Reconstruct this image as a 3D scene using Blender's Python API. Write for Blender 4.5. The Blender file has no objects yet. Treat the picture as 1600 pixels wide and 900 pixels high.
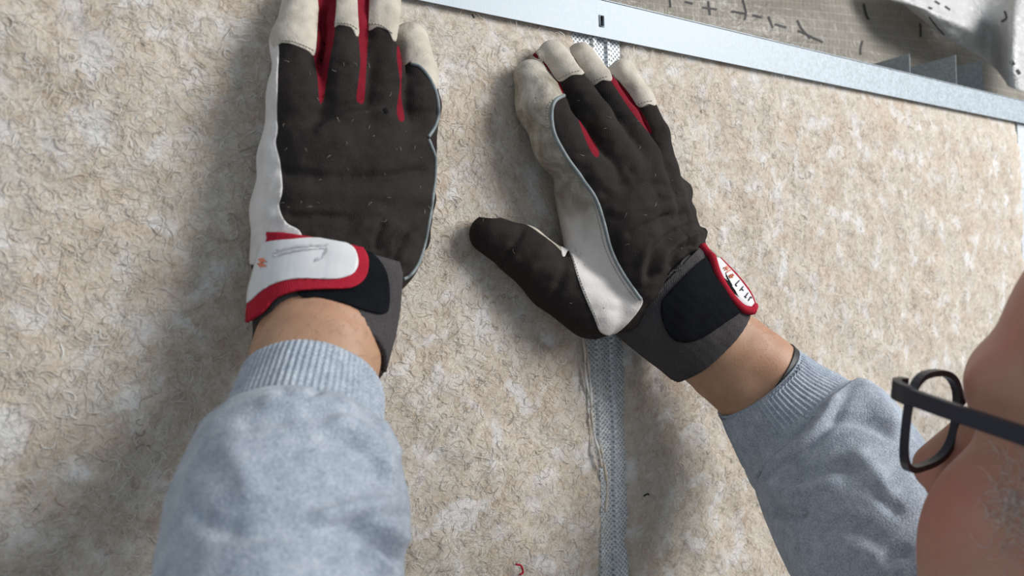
import bpy, bmesh, math, random
import numpy as np
from mathutils import Vector, Matrix
from mathutils.bvhtree import BVHTree

random.seed(7)
RNG = np.random.default_rng(7)
scene = bpy.context.scene
COL = scene.collection

# ------------------------------------------------------------------ camera
F_PX = 1160.0                      # focal length in pixels of the 1600x900 frame
THETA = math.atan(F_PX / 1741.0)   # yaw between view axis and wall normal (from the vanishing points)
ROLL = 0.038
DIST = 0.54 * (math.cos(THETA) - 0.129 * math.sin(THETA))
EYE = np.array([0.0, -DIST, 1.50])   # wall face is the plane y = 0, room is y < 0, z up
r0 = np.array([math.cos(THETA), -math.sin(THETA), 0.0]); u0 = np.array([0, 0, 1.0])
FW = np.array([math.sin(THETA), math.cos(THETA), 0.0])
RT = r0 * math.cos(ROLL) - u0 * math.sin(ROLL)
UP = u0 * math.cos(ROLL) + r0 * math.sin(ROLL)
cam_d = bpy.data.cameras.new('camera'); cam = bpy.data.objects.new('camera', cam_d); COL.objects.link(cam)
cam_d.sensor_width = 36.0; cam_d.lens = 36.0 * F_PX / 1600.0; cam_d.clip_start = 0.01
cam.matrix_world = Matrix(((RT[0], UP[0], -FW[0], EYE[0]), (RT[1], UP[1], -FW[1], EYE[1]), (RT[2], UP[2], -FW[2], EYE[2]), (0, 0, 0, 1)))
cam_d.dof.use_dof = True; cam_d.dof.focus_distance = 0.50; cam_d.dof.aperture_fstop = 9.0
scene.camera = cam

# ------------------------------------------------------------------ light
world = bpy.data.worlds.new('overcast_sky'); scene.world = world; world.use_nodes = True
world.node_tree.nodes['Background'].inputs[0].default_value = (0.80, 0.90, 1.0, 1)
world.node_tree.nodes['Background'].inputs[1].default_value = 0.46
def area(name, loc, target, sx, sy, watt, col):
    d = bpy.data.lights.new(name, 'AREA'); d.shape = 'RECTANGLE'; d.size = sx; d.size_y = sy; d.energy = watt; d.color = col
    o = bpy.data.objects.new(name, d); COL.objects.link(o); o.location = loc
    o.rotation_euler = (Vector(target) - Vector(loc)).to_track_quat('-Z', 'Y').to_euler()
    return o
area('window_daylight', (1.75, -1.75, 2.45), (0.3, 0, 1.5), 1.2, 1.2, 74, (1.0, 0.985, 0.965))
vs = scene.view_settings
vs.view_transform = 'Standard'; vs.look = 'None'; vs.gamma = 1.0; vs.use_curve_mapping = False; vs.exposure = 0.0

# ------------------------------------------------------------------ pixel <-> place
def ray(px, py):
    return FW + RT * ((px - 800.0) / F_PX) - UP * ((py - 450.0) / F_PX)
def P(px, py, h=0.0):            # point standing h metres proud of the wall face
    d = ray(px, py); t = (-h - EYE[1]) / d[1]
    return EYE + d * t
def PZ(px, py, z):               # point at depth z along the view axis
    return EYE + ray(px, py) * z
def proj(V):
    q = np.asarray(V) - EYE
    z = q @ FW
    return np.stack([800 + F_PX * (q @ RT) / z, 450 - F_PX * (q @ UP) / z], -1)
def wall_xz(px, py):
    p = P(px, py, 0); return p[0], p[2]
WALL_OUT = np.array([0, -1.0, 0])

# ------------------------------------------------------------------ object helpers
def tag(o, label=None, cat=None, group=None, kind=None):
    if label: o['label'] = label
    if cat: o['category'] = cat
    if group: o['group'] = group
    if kind: o['kind'] = kind
    return o
def link(o, parent=None):
    COL.objects.link(o)
    if parent is not None:
        o.parent = parent
        o.matrix_parent_inverse = Matrix.Translation(-Vector(world_loc(parent)))
    return o
def world_loc(o):
    l = Vector(o.location)
    if o.parent is not None and o.matrix_parent_inverse:
        return l + world_loc(o.parent) + o.matrix_parent_inverse.translation
    return l
def empty(name, loc, parent=None):
    o = bpy.data.objects.new(name, None); o.empty_display_size = 0.05; o.location = [float(c) for c in loc]
    return link(o, parent)
def mesh(name, V, Fc, mat, parent=None, smooth=True, colors=None):
    m = bpy.data.meshes.new(name)
    V = np.asarray(V, dtype=np.float32)
    if isinstance(Fc, np.ndarray):
        n, k = Fc.shape
        m.vertices.add(len(V)); m.vertices.foreach_set('co', V.ravel())
        m.loops.add(n * k); m.loops.foreach_set('vertex_index', Fc.astype(np.int32).ravel())
        m.polygons.add(n); m.polygons.foreach_set('loop_start', np.arange(0, n * k, k, dtype=np.int32))
        m.update(calc_edges=True); m.validate()
    else:
        m.from_pydata([tuple(map(float, v)) for v in V], [], Fc); m.update()
    if smooth: m.polygons.foreach_set('use_smooth', np.ones(len(m.polygons), dtype=bool))
    if colors is not None:
        a = m.color_attributes.new('tint', 'FLOAT_COLOR', 'POINT')
        c = np.ones((len(V), 4), np.float32); c[:, :3] = colors; a.data.foreach_set('color', c.ravel())
    m.materials.append(mat)
    return link(bpy.data.objects.new(name, m), parent)
def solidify(o, t, off=-1.0):
    s = o.modifiers.new('thickness', 'SOLIDIFY'); s.thickness = t; s.offset = off; s.use_even_offset = False
    return o
def box_vf(c, ax, ay, az):
    c, ax, ay, az = map(np.asarray, (c, ax, ay, az))
    V = [c + sx * ax + sy * ay + sz * az for sx in (-1, 1) for sy in (-1, 1) for sz in (-1, 1)]
    return V, [(0, 1, 3, 2), (4, 6, 7, 5), (0, 4, 5, 1), (2, 3, 7, 6), (0, 2, 6, 4), (1, 5, 7, 3)]
def join_vf(parts):
    V, Fc = [], []
    for v, f in parts:
        o = len(V); V.extend(list(v)); Fc.extend([tuple(i + o for i in q) for q in f])
    return V, Fc
def catmull(pts, n):
    p = np.asarray(pts, float); out = []
    q = np.vstack([2 * p[0] - p[1], p, 2 * p[-1] - p[-2]])
    for i in range(len(p) - 1):
        a, b, c, d = q[i], q[i + 1], q[i + 2], q[i + 3]
        for t in np.arange(n) / n:
            out.append(0.5 * (2 * b + (c - a) * t + (2 * a - 5 * b + 4 * c - d) * t * t + (3 * b - a - 3 * c + d) * t ** 3))
    out.append(p[-1]); return np.array(out)
def tube(pts, rad, sides=6, cap=True):
    pts = np.asarray(pts, float); n = len(pts)
    rad = np.broadcast_to(np.asarray(rad, float), (n,))
    T = np.gradient(pts, axis=0); T /= np.linalg.norm(T, axis=1)[:, None] + 1e-12
    ref = np.array([0.31, -0.83, 0.47])
    A = np.cross(T, ref); A /= np.linalg.norm(A, axis=1)[:, None] + 1e-12
    B = np.cross(T, A)
    ph = np.linspace(0, 2 * np.pi, sides, endpoint=False)
    V = (pts[:, None] + rad[:, None, None] * (np.cos(ph)[None, :, None] * A[:, None] + np.sin(ph)[None, :, None] * B[:, None])).reshape(-1, 3)
    Fc = [(i * sides + j, i * sides + (j + 1) % sides, (i + 1) * sides + (j + 1) % sides, (i + 1) * sides + j) for i in range(n - 1) for j in range(sides)]
    if cap:
        Fc.append(tuple(range(sides))[::-1]); Fc.append(tuple((n - 1) * sides + j for j in range(sides)))
    return list(V), Fc
def vnoise(x, y, seed=0):        # 2-D value noise in [-1, 1]
    r = np.random.default_rng(seed).uniform(-1, 1, (64, 64))
    xi = np.floor(x).astype(int); yi = np.floor(y).astype(int); fx = x - xi; fy = y - yi
    fx = fx * fx * (3 - 2 * fx); fy = fy * fy * (3 - 2 * fy)
    g = lambda i, j: r[i % 64, j % 64]
    return (g(xi, yi) * (1 - fx) + g(xi + 1, yi) * fx) * (1 - fy) + (g(xi, yi + 1) * (1 - fx) + g(xi + 1, yi + 1) * fx) * fy

# ------------------------------------------------------------------ materials
class N:
    def __init__(s, name):
        s.m = bpy.data.materials.new(name); s.m.use_nodes = True; s.t = s.m.node_tree
        s.b = s.t.nodes['Principled BSDF']; s.o = s.t.nodes['Material Output']
        s.tc = s.t.nodes.new('ShaderNodeTexCoord').outputs['Object']
    def node(s, t, **kw):
        n = s.t.nodes.new(t)
        for k, v in kw.items(): setattr(n, k, v)
        return n
    def lk(s, a, b): s.t.links.new(a, b)
    def noise(s, scale, detail=3, rough=0.55, vec=None, dist=0.0):
        n = s.node('ShaderNodeTexNoise'); n.inputs['Scale'].default_value = scale; n.inputs['Detail'].default_value = detail
        n.inputs['Roughness'].default_value = rough; n.inputs['Distortion'].default_value = dist; s.lk(vec or s.tc, n.inputs['Vector']); return n.outputs['Fac']
    def voro(s, scale, feature='F1', vec=None, out='Distance'):
        n = s.node('ShaderNodeTexVoronoi', feature=feature); n.inputs['Scale'].default_value = scale; s.lk(vec or s.tc, n.inputs['Vector']); return n.outputs[out]
    def ramp(s, fac, stops):
        n = s.node('ShaderNodeValToRGB'); e = n.color_ramp.elements
        while len(e) < len(stops): e.new(0.5)
        for el, (p, c) in zip(e, stops):
            el.position = p; el.color = (*c, 1) if not isinstance(c, (int, float)) else (c, c, c, 1)
        s.lk(fac, n.inputs[0]); return n.outputs[0]
    def mix(s, fac, a, b, mode='MIX'):
        n = s.node('ShaderNodeMix', data_type='RGBA', blend_type=mode)
        for inp, v in ((n.inputs[0], fac), (n.inputs[6], a), (n.inputs[7], b)):
            if hasattr(v, 'is_linked'): s.lk(v, inp)
            elif isinstance(v, (int, float)): inp.default_value = v
            else: inp.default_value = (*v, 1)
        return n.outputs[2]
    def math(s, op, a, b=0.0):
        n = s.node('ShaderNodeMath', operation=op)
        for inp, v in ((n.inputs[0], a), (n.inputs[1], b)):
            if hasattr(v, 'is_linked'): s.lk(v, inp)
            else: inp.default_value = v
        return n.outputs[0]
    def attr(s, name):
        return s.node('ShaderNodeAttribute', attribute_name=name).outputs['Color']
    def mapping(s, scale=(1, 1, 1), rot=(0, 0, 0)):
        n = s.node('ShaderNodeMapping'); n.inputs['Scale'].default_value = scale; n.inputs['Rotation'].default_value = rot; s.lk(s.tc, n.inputs[0]); return n.outputs[0]
    def bump(s, hgt, strength=0.5, dist=0.001, normal=None):
        n = s.node('ShaderNodeBump'); n.inputs['Strength'].default_value = strength; n.inputs['Distance'].default_value = dist
        s.lk(hgt, n.inputs['Height'])
        if normal is not None: s.lk(normal, n.inputs['Normal'])
        return n.outputs[0]
    def done(s, col=None, rough=0.8, metal=0.0, nrm=None, spec=None, **kw):
        b = s.b
        if col is not None:
            if hasattr(col, 'is_linked'): s.lk(col, b.inputs['Base Color'])
            else: b.inputs['Base Color'].default_value = (*col, 1)
        if hasattr(rough, 'is_linked'): s.lk(rough, b.inputs['Roughness'])
        else: b.inputs['Roughness'].default_value = rough
        b.inputs['Metallic'].default_value = metal
        if spec is not None: b.inputs['Specular IOR Level'].default_value = spec
        for k, v in kw.items(): b.inputs[k].default_value = v
        if nrm is not None: s.lk(nrm, b.inputs['Normal'])
        return s.m

def m_wool():
    n = N('sheep_wool')
    a = n.noise(17, 4, 0.6, dist=0.6); b = n.noise(70, 4, 0.65, dist=1.0); c = n.noise(300, 4, 0.7, dist=1.2); w = n.noise(46, 3, 0.5, dist=0.3)
    col = n.ramp(a, [(0.34, (0.51, 0.385, 0.285)), (0.46, (0.575, 0.485, 0.395)), (0.56, (0.60, 0.555, 0.485)), (0.68, (0.62, 0.605, 0.57))])
    col = n.mix(0.5, col, n.ramp(b, [(0.30, (0.33, 0.235, 0.16)), (0.43, (0.53, 0.435, 0.34)), (0.56, (0.60, 0.55, 0.475)), (0.68, (0.74, 0.73, 0.70))]))
    col = n.mix(0.35, col, n.ramp(c, [(0.30, (0.29, 0.22, 0.155)), (0.48, (0.56, 0.48, 0.39)), (0.66, (0.80, 0.775, 0.73))]))
    col = n.mix(n.ramp(w, [(0.53, 0.0), (0.68, 0.7)]), col, (0.76, 0.76, 0.765))            # pale fleece clumps
    h = n.math('ADD', n.math('MULTIPLY', n.noise(160, 5, 0.65, dist=2.0), 1.0), n.math('MULTIPLY', n.noise(520, 3, 0.7, dist=2.5), 0.5))
    return n.done(col, 0.95, nrm=n.bump(h, 0.6, 0.0020), spec=0.1)
def m_fibre():
    n = N('wool_fibre'); return n.done(n.attr('tint'), 0.8, spec=0.25, Alpha=0.55)   # fine fibres let light through
def m_galv(name, base=(0.60, 0.645, 0.68), knurl=False, rough=0.42, metal=0.55):
    n = N(name)
    v = n.voro(420, out='Color'); sp = n.node('ShaderNodeSeparateColor'); n.lk(v, sp.inputs[0])
    f = n.math('ADD', n.math('MULTIPLY', sp.outputs[0], 0.45), n.math('MULTIPLY', n.noise(900, 2), 0.55))
    lo = tuple(c * 0.78 for c in base); hi = tuple(min(1, c * 1.16) for c in base)
    col = n.ramp(f, [(0.25, lo), (0.75, hi)])
    r = n.math('ADD', n.math('MULTIPLY', f, 0.25), rough - 0.12)
    if knurl:                                           # rows of pressed dimples, 2.5 mm apart, their shade painted in as dark dots
        mp = n.mapping((190, 190, 190), (0, math.radians(45), 0)); w = n.node('ShaderNodeSeparateXYZ'); n.lk(mp, w.inputs[0])
        d = n.math('MULTIPLY', n.math('SINE', n.math('MULTIPLY', w.outputs[0], 6.283)), n.math('SINE', n.math('MULTIPLY', w.outputs[2], 6.283)))
        n2 = n.math('POWER', n.math('ABSOLUTE', d), 2.2)
        col = n.mix(n.math('MULTIPLY', n2, 0.85), col, tuple(c * 0.35 for c in base))
        return n.done(col, r, metal, n.bump(n2, 1.0, -0.0006))
    return n.done(col, r, metal, n.bump(n.noise(1200, 2), 0.15, 0.0004))
def m_fabric(name, c0, c1, scale=900, bs=0.5, rough=0.95, lint=None, dust=None):
    n = N(name)
    wv = n.node('ShaderNodeTexWave', wave_type='BANDS'); wv.inputs['Scale'].default_value = scale * 0.35; wv.inputs['Distortion'].default_value = 3; n.lk(n.tc, wv.inputs[0])
    f = n.math('ADD', n.math('MULTIPLY', n.noise(scale, 2, 0.6), 0.6), n.math('MULTIPLY', n.noise(scale * 0.06, 3), 0.4))
    col = n.ramp(f, [(0.3, c0), (0.7, c1)])
    if dust: col = n.mix(n.math('MULTIPLY', n.ramp(n.noise(38, 4, 0.6), [(0.45, 0.0), (0.75, 1.0)]), 0.45), col, dust)
    if lint: col = n.mix(n.ramp(n.noise(1500, 2, 0.5), [(0.70, 0.0), (0.78, 0.5)]), col, lint)
    h = n.math('ADD', n.math('MULTIPLY', wv.outputs['Fac'], 0.4), n.noise(scale * 0.5, 3))
    return n.done(col, rough, nrm=n.bump(h, bs, 0.0006), spec=0.12)
def m_leather(name, c0, c1, dirt, amt, soil_z=None):
    n = N(name)
    col = n.ramp(n.noise(70, 4, 0.6), [(0.3, c0), (0.7, c1)])
    d = n.ramp(n.noise(48, 5, 0.7, dist=0.6), [(0.48 - amt * 0.2, 0.0), (0.78 - amt * 0.2, 1.0)])
    d = n.math('MULTIPLY', d, 0.25 + 0.5 * amt)
    if soil_z:                                          # grime rubbed into the finger end only
        sx = n.node('ShaderNodeSeparateXYZ'); n.lk(n.tc, sx.inputs[0]); mr = n.node('ShaderNodeMapRange'); mr.inputs[1].default_value = soil_z[0]; mr.inputs[2].default_value = soil_z[1]
        n.lk(n.math('ADD', sx.outputs[2], n.math('MULTIPLY', n.noise(60, 3), 0.03)), mr.inputs[0]); d = n.math('MULTIPLY', d, mr.outputs[0])
        col = n.mix(n.math('MULTIPLY', n.math('SUBTRACT', 1.0, mr.outputs[0]), 0.75), col, (0.66, 0.63, 0.62))
    col = n.mix(d, col, dirt)
    h = n.math('ADD', n.noise(700, 3), n.math('MULTIPLY', n.noise(110, 4), 0.8))
    return n.done(col, 0.75, nrm=n.bump(h, 0.35, 0.0008), spec=0.25)
def m_heather():
    n = N('heather_grey_jersey')
    mp = n.mapping((1, 1, 1), (0.3, 0.5, 0.4))
    f = n.math('ADD', n.math('MULTIPLY', n.noise(1100, 3, 0.7), 0.65), n.math('MULTIPLY', n.noise(140, 4, 0.65), 0.35))
    col = n.ramp(f, [(0.36, (0.23, 0.265, 0.32)), (0.50, (0.37, 0.42, 0.485)), (0.63, (0.53, 0.575, 0.63))])
    h = n.math('ADD', n.noise(900, 2), n.math('MULTIPLY', n.noise(60, 3), 0.6))
    return n.done(col, 0.95, nrm=n.bump(h, 0.5, 0.0012), spec=0.1, **{'Sheen Weight': 0.15})
def m_skin(name, c0, c1, red, amt):
    n = N(name)
    col = n.ramp(n.noise(45, 4, 0.6), [(0.3, c0), (0.7, c1)])
    col = n.mix(n.math('MULTIPLY', n.ramp(n.noise(22, 3), [(0.4, 0.0), (0.65, 1.0)]), amt), col, red)
    h = n.math('ADD', n.noise(1100, 2), n.voro(900))
    m = n.done(col, 0.5, nrm=n.bump(h, 0.18, 0.0004), spec=0.35)
    n.b.inputs['Subsurface Weight'].default_value = 0.18; n.b.inputs['Subsurface Radius'].default_value = (0.006, 0.0025, 0.0012); n.b.inputs['Subsurface Scale'].default_value = 1.0
    return m
def m_plain(name, col, rough=0.6, spec=0.4, var=0.12, scale=200, metal=0.0):
    n = N(name)
    c = n.ramp(n.noise(scale, 3), [(0.3, tuple(x * (1 - var) for x in col)), (0.7, tuple(min(1, x * (1 + var)) for x in col))])
    return n.done(c, rough, metal, n.bump(n.noise(scale * 3, 2), 0.12, 0.0004), spec)
def m_film(name, col, alpha, grid=None, gridcol=(0.85, 0.84, 0.8)):
    n = N(name)
    c = n.ramp(n.noise(30, 3), [(0.3, tuple(x * 0.88 for x in col)), (0.7, col)])
    al = alpha
    if grid:
        uv = n.node('ShaderNodeUVMap').outputs[0]; sp = n.node('ShaderNodeSeparateXYZ'); n.lk(uv, sp.inputs[0])
        gl = []
        for k in (0, 1):
            fr = n.math('FRACT', n.math('MULTIPLY', sp.outputs[k], grid[k])); gl.append(n.math('LESS_THAN', fr, 0.08))
        g = n.math('MAXIMUM', gl[0], gl[1])
        c = n.mix(n.math('MULTIPLY', g, 0.3), c, gridcol)
        al = n.math('ADD', n.math('MULTIPLY', g, 0.15), alpha)
    m = n.done(c, 0.35, nrm=n.bump(n.noise(60, 4, 0.6, dist=1.0), 0.8, 0.006), spec=0.5)
    if hasattr(al, 'is_linked'): n.lk(al, n.b.inputs['Alpha'])
    else: n.b.inputs['Alpha'].default_value = al
    return m
def m_lens():
    m = bpy.data.materials.new('spectacle_lens'); m.use_nodes = True; t = m.node_tree; t.nodes.clear()
    o = t.nodes.new('ShaderNodeOutputMaterial'); mx = t.nodes.new('ShaderNodeMixShader'); tr = t.nodes.new('ShaderNodeBsdfTransparent'); gl = t.nodes.new('ShaderNodeBsdfGlossy'); lw = t.nodes.new('ShaderNodeLayerWeight'); pw = t.nodes.new('ShaderNodeMath'); pw.operation = 'POWER'; pw.inputs[1].default_value = 5.0; fr = t.nodes.new('ShaderNodeMath'); fr.operation = 'MULTIPLY_ADD'; fr.inputs[1].default_value = 0.6; fr.inputs[2].default_value = 0.04; t.links.new(lw.outputs['Facing'], pw.inputs[0]); t.links.new(pw.outputs[0], fr.inputs[0])
    tr.inputs[0].default_value = (0.94, 0.95, 0.97, 1); gl.inputs['Roughness'].default_value = 0.03
    t.links.new(fr.outputs[0], mx.inputs[0]); t.links.new(tr.outputs[0], mx.inputs[1]); t.links.new(gl.outputs[0], mx.inputs[2]); t.links.new(mx.outputs[0], o.inputs[0]); return m

M = dict(
    wool=m_wool(), fibre=m_fibre(),
    galv=m_galv('galvanised_steel', (0.36, 0.41, 0.45), metal=0.15, rough=0.5), knurl=m_galv('knurled_galvanised_steel', (0.66, 0.70, 0.73), True, metal=0.25, rough=0.45),
    dark_galv=m_galv('dull_galvanised_steel', (0.30, 0.34, 0.36), metal=0.3),
    black=m_fabric('black_brown_knit', (0.017, 0.0145, 0.0135), (0.032, 0.027, 0.025), 1100, 0.5, lint=(0.16, 0.13, 0.11), dust=(0.050, 0.041, 0.036)),
    red=m_fabric('dark_red_fabric', (0.13, 0.006, 0.014), (0.23, 0.012, 0.024), 1000, 0.4),
    binding=m_fabric('crimson_binding', (0.30, 0.012, 0.026), (0.43, 0.022, 0.042), 1000, 0.4),
    leather=m_leather('cream_goat_leather', (0.48, 0.43, 0.36), (0.60, 0.55, 0.47), (0.22, 0.18, 0.13), 0.25),
    white_leather=m_leather('pale_leather', (0.60, 0.57, 0.55), (0.72, 0.69, 0.68), (0.34, 0.29, 0.24), 0.12),
    dirty_leather=m_leather('soiled_leather', (0.50, 0.46, 0.39), (0.60, 0.56, 0.49), (0.11, 0.085, 0.045), 0.9, (1.50 + 0.045, 1.50 + 0.075)),
    piping=m_plain('grey_piping', (0.20, 0.23, 0.235), 0.55, 0.4, 0.2, 400),
    cuff=m_fabric('charcoal_elastic_knit', (0.045, 0.041, 0.043), (0.085, 0.078, 0.080), 900, 0.8),
    velcro=m_fabric('black_hook_tape', (0.004, 0.0045, 0.006), (0.010, 0.011, 0.015), 1600, 0.8),
    patch=m_plain('white_rubber_patch', (0.66, 0.665, 0.67), 0.5, 0.4, 0.04, 90),
    print_grey=m_plain('grey_print', (0.50, 0.50, 0.51), 0.6, 0.3, 0.2, 300), print_dark=m_plain('dark_print', (0.06, 0.06, 0.08), 0.6, 0.3), print_orange=m_plain('orange_print', (0.72, 0.22, 0.12), 0.6, 0.3),
    thread=m_plain('pale_thread', (0.42, 0.39, 0.33), 0.7, 0.2, 0.1, 500),
    heather=m_heather(),
    skin=m_skin('forearm_skin', (0.40, 0.235, 0.145), (0.48, 0.29, 0.185), (0.45, 0.215, 0.135), 0.4),
    face=m_skin('face_skin', (0.46, 0.25, 0.18), (0.54, 0.31, 0.225), (0.53, 0.19, 0.15), 0.65),
    hair=m_plain('grey_hair', (0.70, 0.62, 0.56), 0.6, 0.4, 0.4, 600), arm_hair=m_plain('dark_arm_hair', (0.17, 0.09, 0.05), 0.6, 0.4),
    eye=m_plain('eye_white', (0.7, 0.68, 0.65), 0.2, 0.6, 0.03), frame=m_plain('navy_black_acetate', (0.014, 0.015, 0.028), 0.38, 0.5, 0.1), lens=m_lens(),
    film=m_film('reinforced_membrane', (0.30, 0.275, 0.23), 0.62, (120, 75), (0.55, 0.53, 0.48)), sheet=m_film('white_plastic_sheet', (0.60, 0.595, 0.59), 0.90),  # film and sheet colours lowered to carry the shade above the track
    mark=m_plain('black_print_and_fold', (0.02, 0.02, 0.022), 0.6, 0.3), black_band=m_plain('black_rubber', (0.012, 0.012, 0.013), 0.5, 0.4),
    roofwool=m_plain('tan_roof_insulation', (0.40, 0.32, 0.19), 0.9, 0.1, 0.35, 25), grey_duct=m_plain('grey_panel', (0.26, 0.29, 0.31), 0.6, 0.3),  # roof insulation darkened in colour too, in place of real roof shade
    wood=m_plain('pine_batten', (0.56, 0.45, 0.31), 0.8, 0.2, 0.15, 40), concrete=m_plain('screed', (0.36, 0.35, 0.33), 0.9, 0.2, 0.2, 8), denim=m_fabric('dark_work_trousers', (0.03, 0.035, 0.05), (0.06, 0.065, 0.085), 500),
    board=m_plain('leak_backing_board', (0.55, 0.54, 0.52), 0.9, 0.2, 0.06, 12),
)
# ------------------------------------------------------------------ the wall being insulated
Z_LOW = P(950, 60, 0.002)[2]; TRACK_H = 0.0275
tag(mesh('floor', *box_vf((0.4, -1.2, -0.02), (2.0, 0, 0), (0, 1.4, 0), (0, 0, 0.02)), M['concrete'], smooth=False), kind='structure')
tag(mesh('light_leak_backing', *box_vf((0.35, 0.11, Z_LOW / 2), (1.3, 0, 0), (0, 0.006, 0), (0, 0, Z_LOW / 2)), M['board'], smooth=False), kind='structure')  # unseen backing added to stop light leaking through behind the wool

# top track: a U profile, web up, with one punched slot in its front leg
def track():
    zl, zh = Z_LOW, Z_LOW + TRACK_H; x0, x1 = -0.55, 1.55; t = 0.0006; y = -0.002
    hx, hz = P(940, 33, 0.002)[[0, 2]]; a, b = 0.0016, 0.0040
    root = empty('ceiling_track', (0.4, y, zl))
    parts = []
    def slab(xa, xb, za, zb): parts.append(box_vf(((xa + xb) / 2, y + t / 2, (za + zb) / 2), ((xb - xa) / 2, 0, 0), (0, t / 2, 0), (0, 0, (zb - za) / 2)))
    slab(x0, hx - a, zl, zh); slab(hx + a, x1, zl, zh); slab(hx - a, hx + a, zl, hz - b); slab(hx - a, hx + a, hz + b, zh)
    mesh('front_leg', *join_vf(parts), M['galv'], root, smooth=False)
    mesh('web', *box_vf(((x0 + x1) / 2, y + 0.0145, zh), ((x1 - x0) / 2, 0, 0), (0, 0.0145, 0), (0, 0, t)), M['galv'], root, smooth=False)
    mesh('rear_leg', *box_vf(((x0 + x1) / 2, y + 0.029, (zl + zh) / 2), ((x1 - x0) / 2, 0, 0), (0, t, 0), (0, 0, (zh - zl) / 2)), M['galv'], root, smooth=False)
    mesh('slot_rim', *tube([(hx - a - .0004, y - .0004, hz - b), (hx + a + .0004, y - .0004, hz - b), (hx + a + .0004, y - .0004, hz + b), (hx - a - .0004, y - .0004, hz + b), (hx - a - .0004, y - .0004, hz - b)], 0.0005, 5), M['galv'], root)
    tag(root, 'long galvanised steel track running along the top of the wool wall', 'metal track')
track()

# studs: ridged C profiles standing behind the wool edges
def stud(label, xl, w, lean, name='wall_stud'):
    # cross-section across the front flange, (fraction of width, depth behind face)
    prof = [(0, .03), (0, .0), (.40, .0), (.43, -.0022), (.49, -.0022), (.52, .0008), (.70, .0008), (.73, -.0016), (.77, -.0016), (.80, 0), (1, 0), (1, .045)]
    root = empty(name, (xl + w / 2, 0.004, 0.0)); tag(root, label, 'metal stud', 'steel studs between the wool')
    V, Fc = [], []
    zs = np.linspace(0.01, Z_LOW + TRACK_H - 0.002, 40)
    for z in zs:
        off = lean * (Z_LOW - z)
        for f, d in prof: V.append((xl + f * w + off, 0.0035 + d, z))
    n = len(prof)
    Fc = [(i * n + j, i * n + j + 1, (i + 1) * n + j + 1, (i + 1) * n + j) for i in range(len(zs) - 1) for j in range(n - 1)]
    solidify(mesh('flange', V, Fc, M['knurl'], root, smooth=False), 0.0006, 0)
xr_top = P(968, 80, -0.0035)[0]; xr_bot = P(982, 900, -0.0035); lean = (xr_bot[0] - xr_top) / (Z_LOW - xr_bot[2])
STUD_W = 0.048
stud('knurled steel stud showing between the two wool batts below the right hand', xr_top - STUD_W, STUD_W, lean)
xs2 = P(1592, 260, -0.0035)[0]
stud('steel stud at the far right edge of the right wool batt', xs2, STUD_W, 0.0)

# wool batts: lumpy slab with its own edge lines
def edge_fn(pix):
    w = np.array([wall_xz(*p) for p in pix]); o = np.argsort(w[:, 1]); w = w[o]
    return lambda z: np.interp(z, w[:, 1], w[:, 0])
eL = edge_fn([(908, 40), (914, 110), (912, 300), (912, 500), (916, 560), (921, 620), (934, 680), (943, 735), (944, 800), (942, 900)])
eR = edge_fn([(969, 60), (968, 120), (972, 400), (973, 520), (977, 700), (981, 790), (982, 900)])
def wool_h(x, z):                # relief of the wool, metres proud of the wall face
    near_track = np.clip((Z_LOW - 0.002 - z) / 0.03, 0.0, 1)
    return near_track * 0.0018 * vnoise(x * 38, z * 38, 1) - 0.004 * (1 - near_track) + (0.3 + 0.7 * near_track) * (0.0009 * vnoise(x * 95, z * 95, 2) + 0.0006 * vnoise(x * 240, z * 240, 3) + 0.0004 * vnoise(x * 520, z * 520, 4))
def batt(label, left, right, seed):
    zs = np.concatenate([np.linspace(0.02, 1.08, 40), np.arange(1.083, Z_LOW + 0.012, 0.0030)])
    nu = 210
    xl = left(zs) + 0.0012 * vnoise(zs * 160, zs * 0, seed + 5) + 0.0018 * vnoise(zs * 45, zs * 0, seed + 6)
    xr = right(zs) + 0.0012 * vnoise(zs * 160, zs * 0, seed + 7) + 0.0018 * vnoise(zs * 45, zs * 0, seed + 8)
    u = np.linspace(0, 1, nu)
    X = xl[:, None] + (xr - xl)[:, None] * u[None]; Zg = np.repeat(zs[:, None], nu, 1)
    H = wool_h(X, Zg) + 0.001
    e = np.minimum(X - xl[:, None], xr[:, None] - X); q = np.clip(e / 0.007, 0, 1); H = H - 0.009 * (1 - np.sqrt(1 - (1 - q) ** 2))
    V = np.stack([X, -H, Zg], -1).reshape(-1, 3)
    # skirt going back into the cavity
    nv = len(zs); idx = np.arange(nv * nu).reshape(nv, nu)
    Fc = np.stack([idx[:-1, :-1], idx[:-1, 1:], idx[1:, 1:], idx[1:, :-1]], -1).reshape(-1, 4)
    ring = np.concatenate([idx[0, :], idx[1:, -1], idx[-1, ::-1][1:], idx[::-1, 0][1:-1]])
    B = V[ring].copy(); B[:, 1] = 0.09; o = len(V); m = len(ring)
    k = np.arange(m); sk = np.stack([ring[k], o + k, o + (k + 1) % m, ring[(k + 1) % m]], -1)
    ob = mesh('wool_batt', np.vstack([V, B]), np.vstack([Fc, sk]), M['wool'])
    tag(ob, label, 'insulation', 'wool insulation batts')
    return ob
tones = np.array([(0.76, 0.68, 0.58), (0.84, 0.78, 0.69), (0.92, 0.90, 0.86), (0.64, 0.54, 0.43), (0.42, 0.31, 0.22), (0.80, 0.78, 0.75)])
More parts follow.
